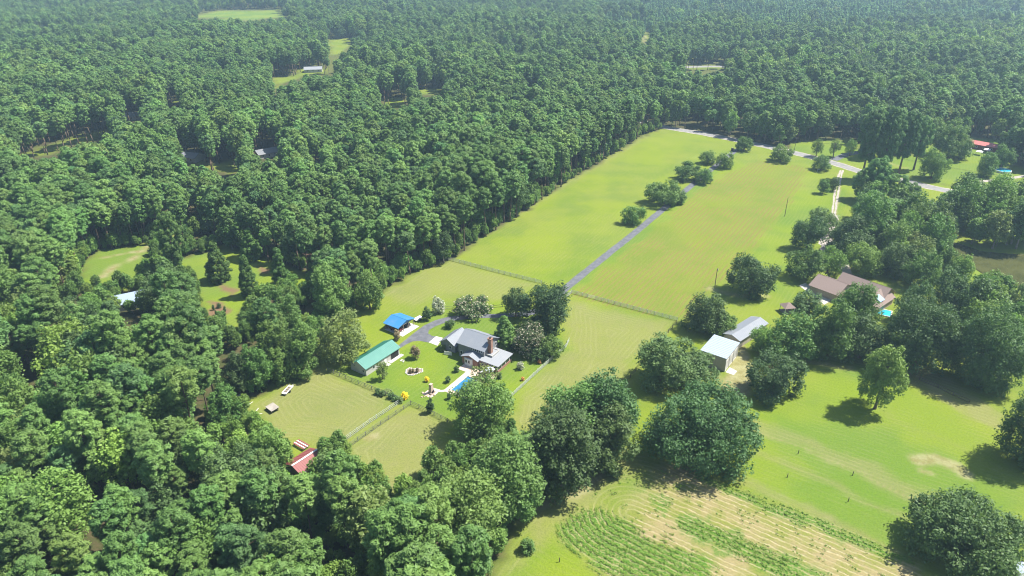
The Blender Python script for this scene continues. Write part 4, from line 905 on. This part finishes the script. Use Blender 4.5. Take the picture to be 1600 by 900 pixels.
# right-hand neighbour
for sil, k, l, c_ in (((942,583,700,108), 'oak', 'huge dark oak of the clump between the pastures, behind its neighbours', .1), ((878,632,776,112), 'oak', 'huge dark oak of the clump, nearest to the pines', .06), ((952,628,742,86), 'oak', 'dark oak of the clump facing the garden rows', .06), ((896,602,715,104), 'broad', 'greener oak filling the middle of the dark clump', .1),
                  ((1097,598,743,180), 'oak', 'widest dome-shaped dark oak above the garden rows', .08), ((1510,768,908,188), 'oak', 'huge round oak shading the small white shed', .1), ((1215,548,632,93), 'oak', 'round dark tree in front of the white metal building', .12),
                  ((1380,542,632,76), 'broad', 'tree with a visible trunk standing alone on the bright lawn', .35), ((1040,524,612,82), 'oak', 'dark oak against the left wall of the white metal building', .1), ((1086,545,610,74), 'oak', 'dark oak hiding the corner of the white metal building', .1),
                  ((1176,398,466,78), 'oak', 'dark round oak beside the shorter utility pole', .1), ((1103,458,522,66), 'oak', 'dark oak at the end of the cross fence', .1), ((1128,490,528,48), 'broad', 'green tree behind the white metal building', .12),
                  ((1265,340,386,56), 'oak', 'tree with a short trunk beside the sandy drive', .3), ((1287,324,364,48), 'broad', 'tree behind another on the sandy drive', .2), ((1258,386,432,62), 'broad', 'spreading tree shading the forecourt drive', .3),
                  ((1298,384,426,50), 'bright', 'bright green tree overhanging the gravel drive', .2), ((1277,423,450,31), 'yellowgreen', 'small yellow-green tree at the corner of the brown house', .2), ((1328,338,402,72), 'oak', 'olive-dark tree across the sandy drive', .1),
                  ((1382,302,370,98), 'broad', 'very large lumpy green tree by the pond wood', .1), ((1262,454,492,44), 'oak', 'dark tree between the gazebo and the forecourt', .1), ((1297,473,562,82), 'broad', 'tall rounded tree right of the grey barn', .1),
                  ((1243,488,562,80), 'broad', 'broad tree covering the end of the grey barn', .1), ((1192,510,556,38), 'bright', 'light green tree leaning on the grey barn roof', .1), ((1340,443,512,74), 'broad', 'tree in front of the brown house roof', .1),
                  ((1352,492,565,86), 'oak', 'dark tree below the turquoise pool', .1), ((1440,470,580,122), 'oak', 'enormous dark oak behind the wire fence', .08), ((1548,482,612,128), 'oak', 'enormous dark oak at the far end of the wire fence', .08),
                  ((1622,590,735,118), 'oak', 'dark oak casting its shade over the lawn edge', .1), ((1355,378,432,64), 'bright', 'pale green tree behind the brown house', .1), ((1400,380,436,62), 'oak', 'dark tree behind the skylights of the brown house', .1),
                  ((1445,330,382,70), 'olive', 'olive-green flat-topped tree near the pond', .2), ((1462,232,279,50), 'bright', 'light green spreading tree on the lawn across the road', .1), ((1545,238,276,34), 'broad', 'tree beside the round blue pool', .15),
                  ((1488,189,246,64), 'broad', 'rounded tree beside the red-roofed building', .2), ((1572,225,262,36), 'broad', 'tree at the end of the red-roofed building', .15)):
    H_('broadleaf_tree', l, 'tree', sil, k, clr=c_)
for sil, k, l in (((1442,392,452,62), 'broad', 'green tree between the skylights of the brown house and the pond'), ((1486,418,482,60), 'oak', 'dark tree on the near bank at the pond corner'), ((1432,440,505,66), 'oak', 'dark tree right of the brown house end wall'), ((1478,384,425,38), 'broad', 'small tree at the narrow end of the pond'),
                  ((1506,398,440,34), 'bright', 'light green tree leaning over the near bank of the pond'), ((1545,424,474,56), 'broad', 'broad green tree midway along the near bank of the pond'), ((1592,446,500,50), 'oak', 'dark tree at the wide end of the near bank'), ((1525,455,510,60), 'broad', 'green tree behind the wire fence oaks')):
    H_('broadleaf_tree', l, 'tree', sil, k, clr=.1)
for x in (1278,1306,1330):
    H_('small_tree', 'small light green tree on the lawn strip across the road', 'tree', (x,217,240,20), 'bright', clr=.5, lai=2, group='small trees across the road')
H_('small_tree', 'yellow-green low tree under the roadside pines', 'tree', (1375,239,257,27), 'yellowgreen', clr=.1)
for sil in ((1350,264,306,36), (1372,246,302,42), (1402,272,308,38), (1425,285,312,30)):
    H_('pine_tree', 'pine at the road end of the sandy track', 'tree', sil, 'pine', 'pine', clr=.2, group='pines by the sandy track')
for sil in ((1362,172,250,42), (1392,168,250,44), (1420,175,246,40), (1442,182,243,36)):
    H_('pine_tree', 'tall pine of the group across the road beside the lawn', 'tree', sil, 'pine2', 'pine', clr=.3, group='pines across the road')
# left clearing
for sil, l in (((341,380,443,40), 'broad conical tree by the mulch path on the left lawn'), ((388,400,464,30), 'conical tree with its own round shadow on the left lawn'), ((438,388,447,27), 'slim conical tree at the far edge of the left lawn'), ((393,357,408,34), 'conical tree behind the others on the left lawn')):
    H_('conical_tree', l, 'tree', sil, 'broad', 'cone', clr=.05)
H_('pine_tree', 'tall pine beside the dirt track of the left clearing', 'tree', (265,331,412,46), 'pine', 'pine', clr=.25)
H_('broadleaf_tree', 'wide tree covering the pale blue roof', 'tree', (258,412,488,82), 'oak', clr=.3)
for x, y, w in ((342,478,8), (333,481,5), (351,483,5), (337,489,4)):
    H_('shrub', 'small shrub in the triangular mulch bed', 'shrub', (x, y-5, y+4, w), 'oak', clr=.03, leaf=.14, group='shrubs of the mulch bed')
H_('shrub', 'round dark shrub beside the dirt track', 'shrub', (190,428,440,20), 'oak', clr=.03)
for sil, k, l in (((449,450,528,48), 'pine', 'broad pine between the left lawn and the tan pasture, tallest of its row'), ((407,474,546,42), 'pine', 'pine at the low tip of the left lawn'), ((428,502,585,56), 'broad', 'round green tree below the tip of the left lawn'),
               ((470,505,592,48), 'broad', 'ivy-covered tree at the edge of the tan pasture'), ((516,414,488,58), 'pine', 'round-headed pine at the top corner of the pasture'), ((576,424,480,46), 'broad', 'leafy tree at the wood edge above the airy olive tree')):
    H_('pine_tree' if k == 'pine' else 'broadleaf_tree', l, 'tree', sil, k, clr=.45 if k == 'pine' else .15)
for sil, k, l in (((402,540,610,50), 'broad', 'round leafy tree behind the slatted rack, right of its neighbour'), ((368,552,620,48), 'oak', 'dark leafy tree behind the slatted rack'), ((440,545,600,44), 'broad', 'leafy tree at the wood edge facing the white flatbed trailer'), ((352,600,668,54), 'broad', 'leafy tree left of the slatted rack')):
    H_('broadleaf_tree', l, 'tree', sil, k, clr=.15)
# near foreground
H_('pine_tree', 'round-headed pine touching the oak clump', 'tree', (792,678,800,108), 'pine', 'dome', clr=.7, lai=3.4)
H_('pine_tree', 'broad-crowned pine with its bare trunk showing', 'tree', (722,738,868,122), 'pine', 'dome', clr=.8, lai=3.2)
H_('pine_tree', 'broad pine at the wood corner next to the grass track', 'tree', (812,735,812,70), 'pine', 'dome', clr=.5, lai=3.2)
H_('broadleaf_tree', 'bluish-green round tree at the corner of the tan pasture', 'tree', (585,740,784,46), 'broad', clr=.2)
H_('broadleaf_tree', 'dark leafy tree right of the red shed roof', 'tree', (520,706,792,58), 'oak', clr=.2)
H_('broadleaf_tree', 'dark leafy tree left of the red shed roof', 'tree', (425,672,746,60), 'broad', clr=.2)
H_('broadleaf_tree', 'green tree below the fascia of the red shed', 'tree', (478,740,800,52), 'broad', clr=.15)
H_('broadleaf_tree', 'light green tree below the left tree of the red shed', 'tree', (446,738,796,46), 'bright', clr=.15)
H_('small_tree', 'lone sapling on the grass beside the garden rows', 'tree', (825,840,867,23), 'broad', clr=.15, lai=1.6)

# ------------------------------------------------------------------ woodland
cand = []
def scatter(y0, y1, sp, seed):
    r = np.random.default_rng(seed); ys = np.arange(y0, y1, sp*.87)
    out = []
    for i, yy in enumerate(ys):
        hw = .80*(yy*C_+CAM_H*S_)+25
        xs = np.arange(-hw, hw, sp)+(i % 2)*sp/2
        out.append(np.c_[xs+(r.random(len(xs))-.5)*sp*.75, np.full(len(xs), yy)+(r.random(len(xs))-.5)*sp*.75])
    return np.vstack(out)
W = np.vstack([scatter(62, 420, 4.7, 21), scatter(420, 760, 5.3, 22), scatter(760, 1480, 6.4, 23)])
r = np.random.default_rng(77); nW = len(W)
bxp, byp, _ = PX(W[:, 0], W[:, 1], 0)
ppine = np.full(nW, .50)
ppine = np.where(inside(bxp, byp, PINE_ZONE) & (byp > 95), .92, ppine)
ppine = np.where((bxp < 520) & (byp > 480), .50, ppine)
ppine = np.where((bxp > 1030) & (byp < 235), .42, ppine)
ppine = ppine+(vnoise(W[:, 0], W[:, 1], 45, 31)-.5)*.7*(ppine < .9)+(vnoise(W[:, 0], W[:, 1], 170, 37)-.5)*.8*(ppine < .9)
band = inside(bxp, byp, BRIGHT_BAND)
young = (bxp > 940) & (byp < 62-(bxp-940)*.02) & (vnoise(W[:, 0], W[:, 1], 90, 33) > .25)
u = r.random(nW); u2 = r.random(nW)+(vnoise(W[:, 0], W[:, 1], 60, 35)-.5)*.8
kind = np.where(u < ppine, 0, np.where(u2 < .34, 1, np.where(u2 < .68, 2, np.where(u2 < .94, 3, 4))))   # pine oak broad bright olive
far_mix = (byp < 150) & (vnoise(W[:, 0], W[:, 1], 110, 47) > .52) & (r.random(nW) < .75); kind = np.where(far_mix & (kind == 0), np.where(u2 < .3, 1, np.where(u2 < .6, 2, 3)), kind)
kind = np.where(band & (u > .1), 3, kind); kind = np.where(young & (u < .93), 5, kind)
rights = [(1338,335),(1345,298),(1430,306),(1520,326),(1640,352),(1640,392),(1575,390),(1530,388),(1498,374),(1478,376),(1490,398),(1545,432),(1600,455),(1640,460),(1640,570),(1600,570),(1500,540),(1480,470),(1420,440),(1412,425),(1340,405),(1330,370)]
inR = inside(bxp, byp, rights)
kind = np.where(inR & ((kind == 0) | (kind == 5)), np.where(u2 < .45, 1, 2), kind)
KN = ['pine', 'oak', 'broad', 'bright', 'olive', 'young']
hN = np.array([20.8, 15.5, 17, 15.5, 13, 12])[kind]; RN = np.array([3.2, 5.6, 4.9, 4.7, 4.3, 1.9])[kind]
scl = np.where(kind == 0, .72+.46*r.random(nW), .6+.68*r.random(nW)**1.4)
scl *= 1+.42*(vnoise(W[:, 0], W[:, 1], 85, 41)-.5)
hT = hN*scl; RT = RN*scl
keep = np.ones(nW, bool)
opens = [OPEN1, OPEN2]+CLEAR
pts = [(0, 0.0), (0, .25), (0, .55), (0, .8), (0, .97), (-.75, .62), (.75, .62), (-.7, .85), (.7, .85)]
for P in opens:
    for dx, f in pts:
        x, y, _ = PX(W[:, 0]+dx*RT, W[:, 1], hT*f); keep &= ~inside(x, y, P)
x0_, y0_, _ = PX(W[:, 0], W[:, 1], hT*.4); x1_, y1_, d1_ = PX(W[:, 0], W[:, 1], hT-RT*.5); rp_x = RT*FPX/d1_*1.1
for P in CLEAR:
    A_ = np.array(P, float); mn, mx = A_.min(0), A_.max(0); qx, qy = np.meshgrid(np.linspace(mn[0], mx[0], 12), np.linspace(mn[1], mx[1], 7)); m_ = inside(qx, qy, P)
    for q in np.vstack([A_, np.c_[qx[m_], qy[m_]]]):
        near = (abs(x0_-q[0]) < 60) & (abs(y0_-q[1]) < 120) & keep; j = np.where(near)[0]
        dx, dy = x1_[j]-x0_[j], y1_[j]-y0_[j]; tt = np.clip(((q[0]-x0_[j])*dx+(q[1]-y0_[j])*dy)/(dx*dx+dy*dy+1e-9), 0, 1)
        keep[j[np.hypot(x0_[j]+tt*dx-q[0], y0_[j]+tt*dy-q[1]) < rp_x[j]]] = False
# the pond wood on the right stands inside the big open polygon: let it back in, clear of the water and house
kR = inR & (kind != 0) & (kind != 5)
PNDV = [(1486,380),(1500,378),(1535,392),(1575,396),(1640,396),(1660,440),(1592,440),(1570,424),(1545,420),(1520,404),(1492,392)]
for dx, f in pts:
    x, y, _ = PX(W[:, 0]+dx*RT*.8, W[:, 1], hT*f)
    kR &= ~inside(x, y, PNDV) & ~inside(x, y, [(1288,424),(1415,426),(1412,480),(1288,480)]) & ~inside(x, y, [(1300,255),(1440,283),(1440,292),(1300,265)]) & ~inside(x, y, [(1528,298),(1548,302),(1548,310),(1528,306)])
for q in [(1488,386),(1500,388),(1515,396),(1530,400),(1545,408),(1560,410),(1575,415),(1590,420),(1598,432),(1540,396),(1580,402),(1340,267),(1370,274),(1400,281),(1425,287),(1450,292),(1475,297),(1313,280),(1308,300),(1305,325)]:
    dx, dy = x1_-x0_, y1_-y0_; tt = np.clip(((q[0]-x0_)*dx+(q[1]-y0_)*dy)/(dx*dx+dy*dy+1e-9), 0, 1); kR &= np.hypot(x0_+tt*dx-q[0], y0_+tt*dy-q[1]) > rp_x
keep |= kR
for X, Y, R in HERO:
    keep &= (np.hypot(W[:, 0]-X, W[:, 1]-Y) > np.where(inR, R*.6+RT*.2, R*.75+RT*.45))
# the road itself
RP = GP(ROAD)
for i in range(len(RP)-1): keep &= seg_dist(W[:, 0], W[:, 1], RP[i], RP[i+1]) > 6.0
for bX, bY, bR in BLD: keep &= np.hypot(W[:, 0]-bX, W[:, 1]-bY) > bR
# hardwood crowns are wider: thin them
thin = (kind >= 1) & (kind <= 4) & (r.random(nW) < np.where(inR, .35, .52)); keep &= ~thin
keep &= (r.random(nW) < .95) & (vnoise(W[:, 0], W[:, 1], 15, 43) > .17)
W = W[keep]; kind = kind[keep]; scl = scl[keep]; hT = hT[keep]; RT = RT[keep]; bxp = bxp[keep]; byp = byp[keep]
cxp, cyp, dep = PX(W[:, 0], W[:, 1], hT*.75); size = RT/dep*FPX
vis = (cxp > -size) & (cxp < 1600+size) & (cyp > -30) & (cyp < 900+size*.6)
NV = 5
protos = {}
for ki, kn in enumerate(KN):
    for v in range(NV if ki == 0 else 3):
        protos[ki, v, 0] = make_proto(kn, 100+ki*20+v, 0); protos[ki, v, 1] = make_proto(kn, 100+ki*20+v, 1)
var = np.random.default_rng(5).integers(0, 100, len(W)); var = np.where(kind == 0, var % NV, var % 3)
order = np.argsort(-size*vis); lim = {0: 285, 'b': 190}; cnt = {0: 0, 'b': 0}; indiv = np.zeros(len(W), bool)
for i in order:
    if not vis[i] or kind[i] == 5: continue
    k = 0 if kind[i] == 0 else 'b'
    if cnt[k] < lim[k] and size[i] > 9: indiv[i] = True; cnt[k] += 1
hi_mesh = {}
def hi(ki, v):
    if (ki, v) not in hi_mesh:
        V, b, R, h, mk = protos[ki, v, 0]
        bk = 'bark' if ki == 0 else 'barkgrey'
        hi_mesh[ki, v] = (leaf_mesh('crown', V, M[mk]), b.mesh('trunk', M[bk]), mk)
    return hi_mesh[ki, v]
def place_name(x, y):
    if x > 1250: return ('wood on the far bank of the pond', 'trees beyond the pond') if y < 392 else ('wood between brown house and pond', 'trees by the brown house and pond')
    if y > 640:
        if x > 560: return 'wood corner beside the grass track', 'trees at the grass track corner'
        if x > 330: return 'near wood around the red shed', 'trees around the red shed'
        return ('near wood left of the red shed', 'trees inside the near wood') if y < 800 else ('thick near wood around the dirt patch', 'trees around the dirt patch')
    if y > 470 and x > 380: return 'strip between left lawn and pasture', 'trees of the strip beside the pasture'
    if y > 420: return ('wood below the pale blue roof', 'trees below the pale blue roof') if x > 110 else ('wood beside the forked dirt track', 'trees beside the dirt track')
    if x > 700: return 'pine wood at the road end of the field', 'trees at the road end of the drive field'
    if x > 480: return 'pine wood at the house end of the field', 'trees at the house end of the drive field'
    return ('wood behind the conical lawn trees', 'trees behind the left lawn') if x > 260 else ('wood above the forked dirt track', 'trees above the dirt track')
def size_word(s_, ki): return 'tall' if s_ > (1.03 if ki == 0 else 1.05) else 'low' if s_ < (.86 if ki == 0 else .82) else 'middling'
TONE = {'pine': 'green', 'pine2': 'bluish-green', 'oak': 'dark', 'broad': 'mid-green', 'bright': 'light green', 'olive': 'olive-green'}
edge_d = np.full(len(W), 1e9)
for P in [OPEN1]+CLEAR[:3]: edge_d = np.minimum(edge_d, np.abs(sdf(W[:, 0], W[:, 1], GP(P))))
rr_ = np.random.default_rng(9)
for i in np.where(indiv)[0]:
    ki = int(kind[i]); cm, tm, mk = hi(ki, int(var[i])); pl, gr = place_name(bxp[i], byp[i])
    dw = 'edging' if edge_d[i] < 9 else 'inside' if edge_d[i] < 24 else 'deep inside'
    nm = 'pine_tree' if ki == 0 else 'broadleaf_tree'
    kd = 'pine' if ki == 0 else 'broadleaf tree'
    o = thing(nm, (W[i, 0], W[i, 1], 0), rr_.random()*6.28, f'{size_word(scl[i], ki)} {TONE[mk]} {kd} {dw} the {pl}', 'tree', f'{size_word(scl[i], ki)} {TONE[mk]} {kd}s {dw} {gr}')
    s = float(scl[i]); o.scale = (s*(.9+.25*rr_.random()), s*(.9+.25*rr_.random()), s)
    link(bpy.data.objects.new('crown', cm), o); link(bpy.data.objects.new('trunk', tm), o)
# the rest of the forest, beyond counting
pc = bpy.data.collections.new('tree_kinds'); keys = sorted(k for k in protos if k[2] == 1); pidx = {}
for n_, k in enumerate(keys):
    V, b, R, h, mk = protos[k]; pidx[k] = n_
    pc.objects.link(bpy.data.objects.new('a%03d' % n_, joined('forest_tree', V, M[mk], b, M['bark' if k[0] == 0 else 'barkgrey'])))
def forest(name, sel, label, cat):
    me = bpy.data.meshes.new(name); n = int(sel.sum()); me.vertices.add(n)
    me.vertices.foreach_set('co', np.c_[W[sel], np.zeros(n)].astype(np.float32).ravel()); me.update()
    rr = np.random.default_rng(len(name))
    a = me.attributes.new('kind_index', 'INT', 'POINT'); a.data.foreach_set('value', np.array([pidx[int(k), int(v), 1] for k, v in zip(kind[sel], var[sel])], np.int32))
    a = me.attributes.new('turn', 'FLOAT_VECTOR', 'POINT'); a.data.foreach_set('vector', np.c_[rr.normal(size=(n, 2))*.03, rr.random(n)*6.28].astype(np.float32).ravel())
    sx = (scl[sel]*(.9+.25*rr.random(n))); a = me.attributes.new('size', 'FLOAT_VECTOR', 'POINT'); a.data.foreach_set('vector', np.c_[sx, sx, scl[sel]].astype(np.float32).ravel())
    o = link(bpy.data.objects.new(name, me), None, 'stuff', label, cat)
    ng = bpy.data.node_groups.new(name, 'GeometryNodeTree')
    ng.interface.new_socket('Geometry', in_out='INPUT', socket_type='NodeSocketGeometry'); ng.interface.new_socket('Geometry', in_out='OUTPUT', socket_type='NodeSocketGeometry')
    gi = ng.nodes.new('NodeGroupInput'); go = ng.nodes.new('NodeGroupOutput'); ip = ng.nodes.new('GeometryNodeInstanceOnPoints'); ci = ng.nodes.new('GeometryNodeCollectionInfo')
    ci.inputs['Collection'].default_value = pc; ci.inputs['Separate Children'].default_value = True; ci.inputs['Reset Children'].default_value = True
    def na(nm, dt): q = ng.nodes.new('GeometryNodeInputNamedAttribute'); q.data_type = dt; q.inputs[0].default_value = nm; return q.outputs[0]
    er = ng.nodes.new('FunctionNodeEulerToRotation')
    ng.links.new(gi.outputs[0], ip.inputs['Points']); ng.links.new(ci.outputs[0], ip.inputs['Instance']); ip.inputs['Pick Instance'].default_value = True
    ng.links.new(na('kind_index', 'INT'), ip.inputs['Instance Index']); ng.links.new(na('turn', 'FLOAT_VECTOR'), er.inputs[0]); ng.links.new(er.outputs[0], ip.inputs['Rotation'])
    ng.links.new(na('size', 'FLOAT_VECTOR'), ip.inputs['Scale']); ng.links.new(ip.outputs[0], go.inputs[0])
    md = o.modifiers.new('trees', 'NODES'); md.node_group = ng
    return o
# undergrowth along the edges of the woods
U = np.vstack([scatter(100, 300, 2.6, 61), scatter(300, 480, 3.4, 62)]); ru = np.random.default_rng(63)
ux, uy, _ = PX(U[:, 0], U[:, 1], 0); ok = np.zeros(len(U), bool)
for P in [OPEN1]+CLEAR[:3]: 
    d_ = sdf(U[:, 0], U[:, 1], GP(P)); ok |= (d_ > .4) & ((d_ < 7) | ((d_ < 45) & (uy > 640) & (ux < 780) & (ux > 330)))
ok &= ((ux < 1040) | (uy < 235)) & (ru.random(len(U)) < .75)
for P in opens: ok &= ~inside(ux, uy, P)
for bX, bY, bR in BLD: ok &= np.hypot(U[:, 0]-bX, U[:, 1]-bY) > bR*.8
for i in range(len(RP)-1): ok &= seg_dist(U[:, 0], U[:, 1], RP[i], RP[i+1]) > 6.0
U = U[ok]; nu = len(U)
W = np.vstack([W, U]); kind = np.r_[kind, np.where(ru.random(nu) < .6, 2, 3)]; scl = np.r_[scl, .2+.28*ru.random(nu)**1.5]; var = np.r_[var, ru.integers(0, 3, nu)]
indiv = np.r_[indiv, np.zeros(nu, bool)]; vis = np.r_[vis, np.zeros(nu, bool)]; under = np.r_[np.zeros(len(W)-nu, bool), np.ones(nu, bool)]
rest = ~under & ~indiv & (vis | (W[:, 1] < 400))
forest('pine_forest', rest & (kind == 0), 'unbroken pine forest reaching to the top of the view', 'forest')
forest('hardwood_forest', rest & (kind > 0) & (kind < 5), 'broadleaf trees mixed through the far forest', 'forest')
forest('young_pine_plantation', rest & (kind == 5), 'young pine plantation on the far rise of the forest', 'forest')
forest('undergrowth', under, 'leafy undergrowth along the foot of the woods', 'undergrowth')
print('TREES individual', int(indiv.sum()), cnt, 'forest', int(rest.sum()), 'heroes', len(HERO))

# ------------------------------------------------------------------ weeds in the garden rows
rg = np.random.default_rng(71); gp = np.c_[rg.uniform(GARDEN[:, 0].min(), GARDEN[:, 0].max(), 60000), rg.uniform(GARDEN[:, 1].min(), GARDEN[:, 1].max(), 60000)]
gp = gp[inside(gp[:, 0], gp[:, 1], GARDEN)]; g_c = garden_c(gp[:, 0], gp[:, 1]); ph_ = np.abs((g_c+.55) % 1.44-.72)
wd = np.zeros(len(gp), bool)
for P in WEEDS: wd |= inside(gp[:, 0]+rg.normal(size=len(gp))*.5, gp[:, 1]+rg.normal(size=len(gp))*.5, GP(P))
clump = vnoise(gp[:, 0], gp[:, 1], 2.2, 73)
sel = np.where(wd, (ph_ > .36) & (clump > .22) & (rg.random(len(gp)) < .52), (ph_ > .45) & (clump > .62) & (rg.random(len(gp)) < .22))
gp = gp[sel]; gs = (.14+.30*rg.random(len(gp))**2)*(1+.5*(clump[sel] > .7))
print('WEEDS', len(gp))
link(bpy.data.objects.new('garden_weeds', leaf_mesh('garden_weeds', leaves(rg, np.c_[gp, gs*.6], gs, 9, .12, .6, .8, .8), M['weed'])), None, 'stuff', 'leafy green weeds growing along the garden rows', 'weeds')

# ------------------------------------------------------------------ haze: one closed box of even air round camera and scene
t = NT('haze_air'); pv = t.n('ShaderNodeVolumePrincipled'); pv.inputs['Color'].default_value = (.55, .80, 1.0, 1); pv.inputs['Density'].default_value = .00019; pv.inputs['Anisotropy'].default_value = .2
t.l(pv.outputs[0], t.out.inputs['Volume'])
MB().box(-5400, 5400, -900, 7400, -3.2, 126).build('haze', t.m, None, 'stuff', 'thin pale haze over the whole countryside', 'haze')
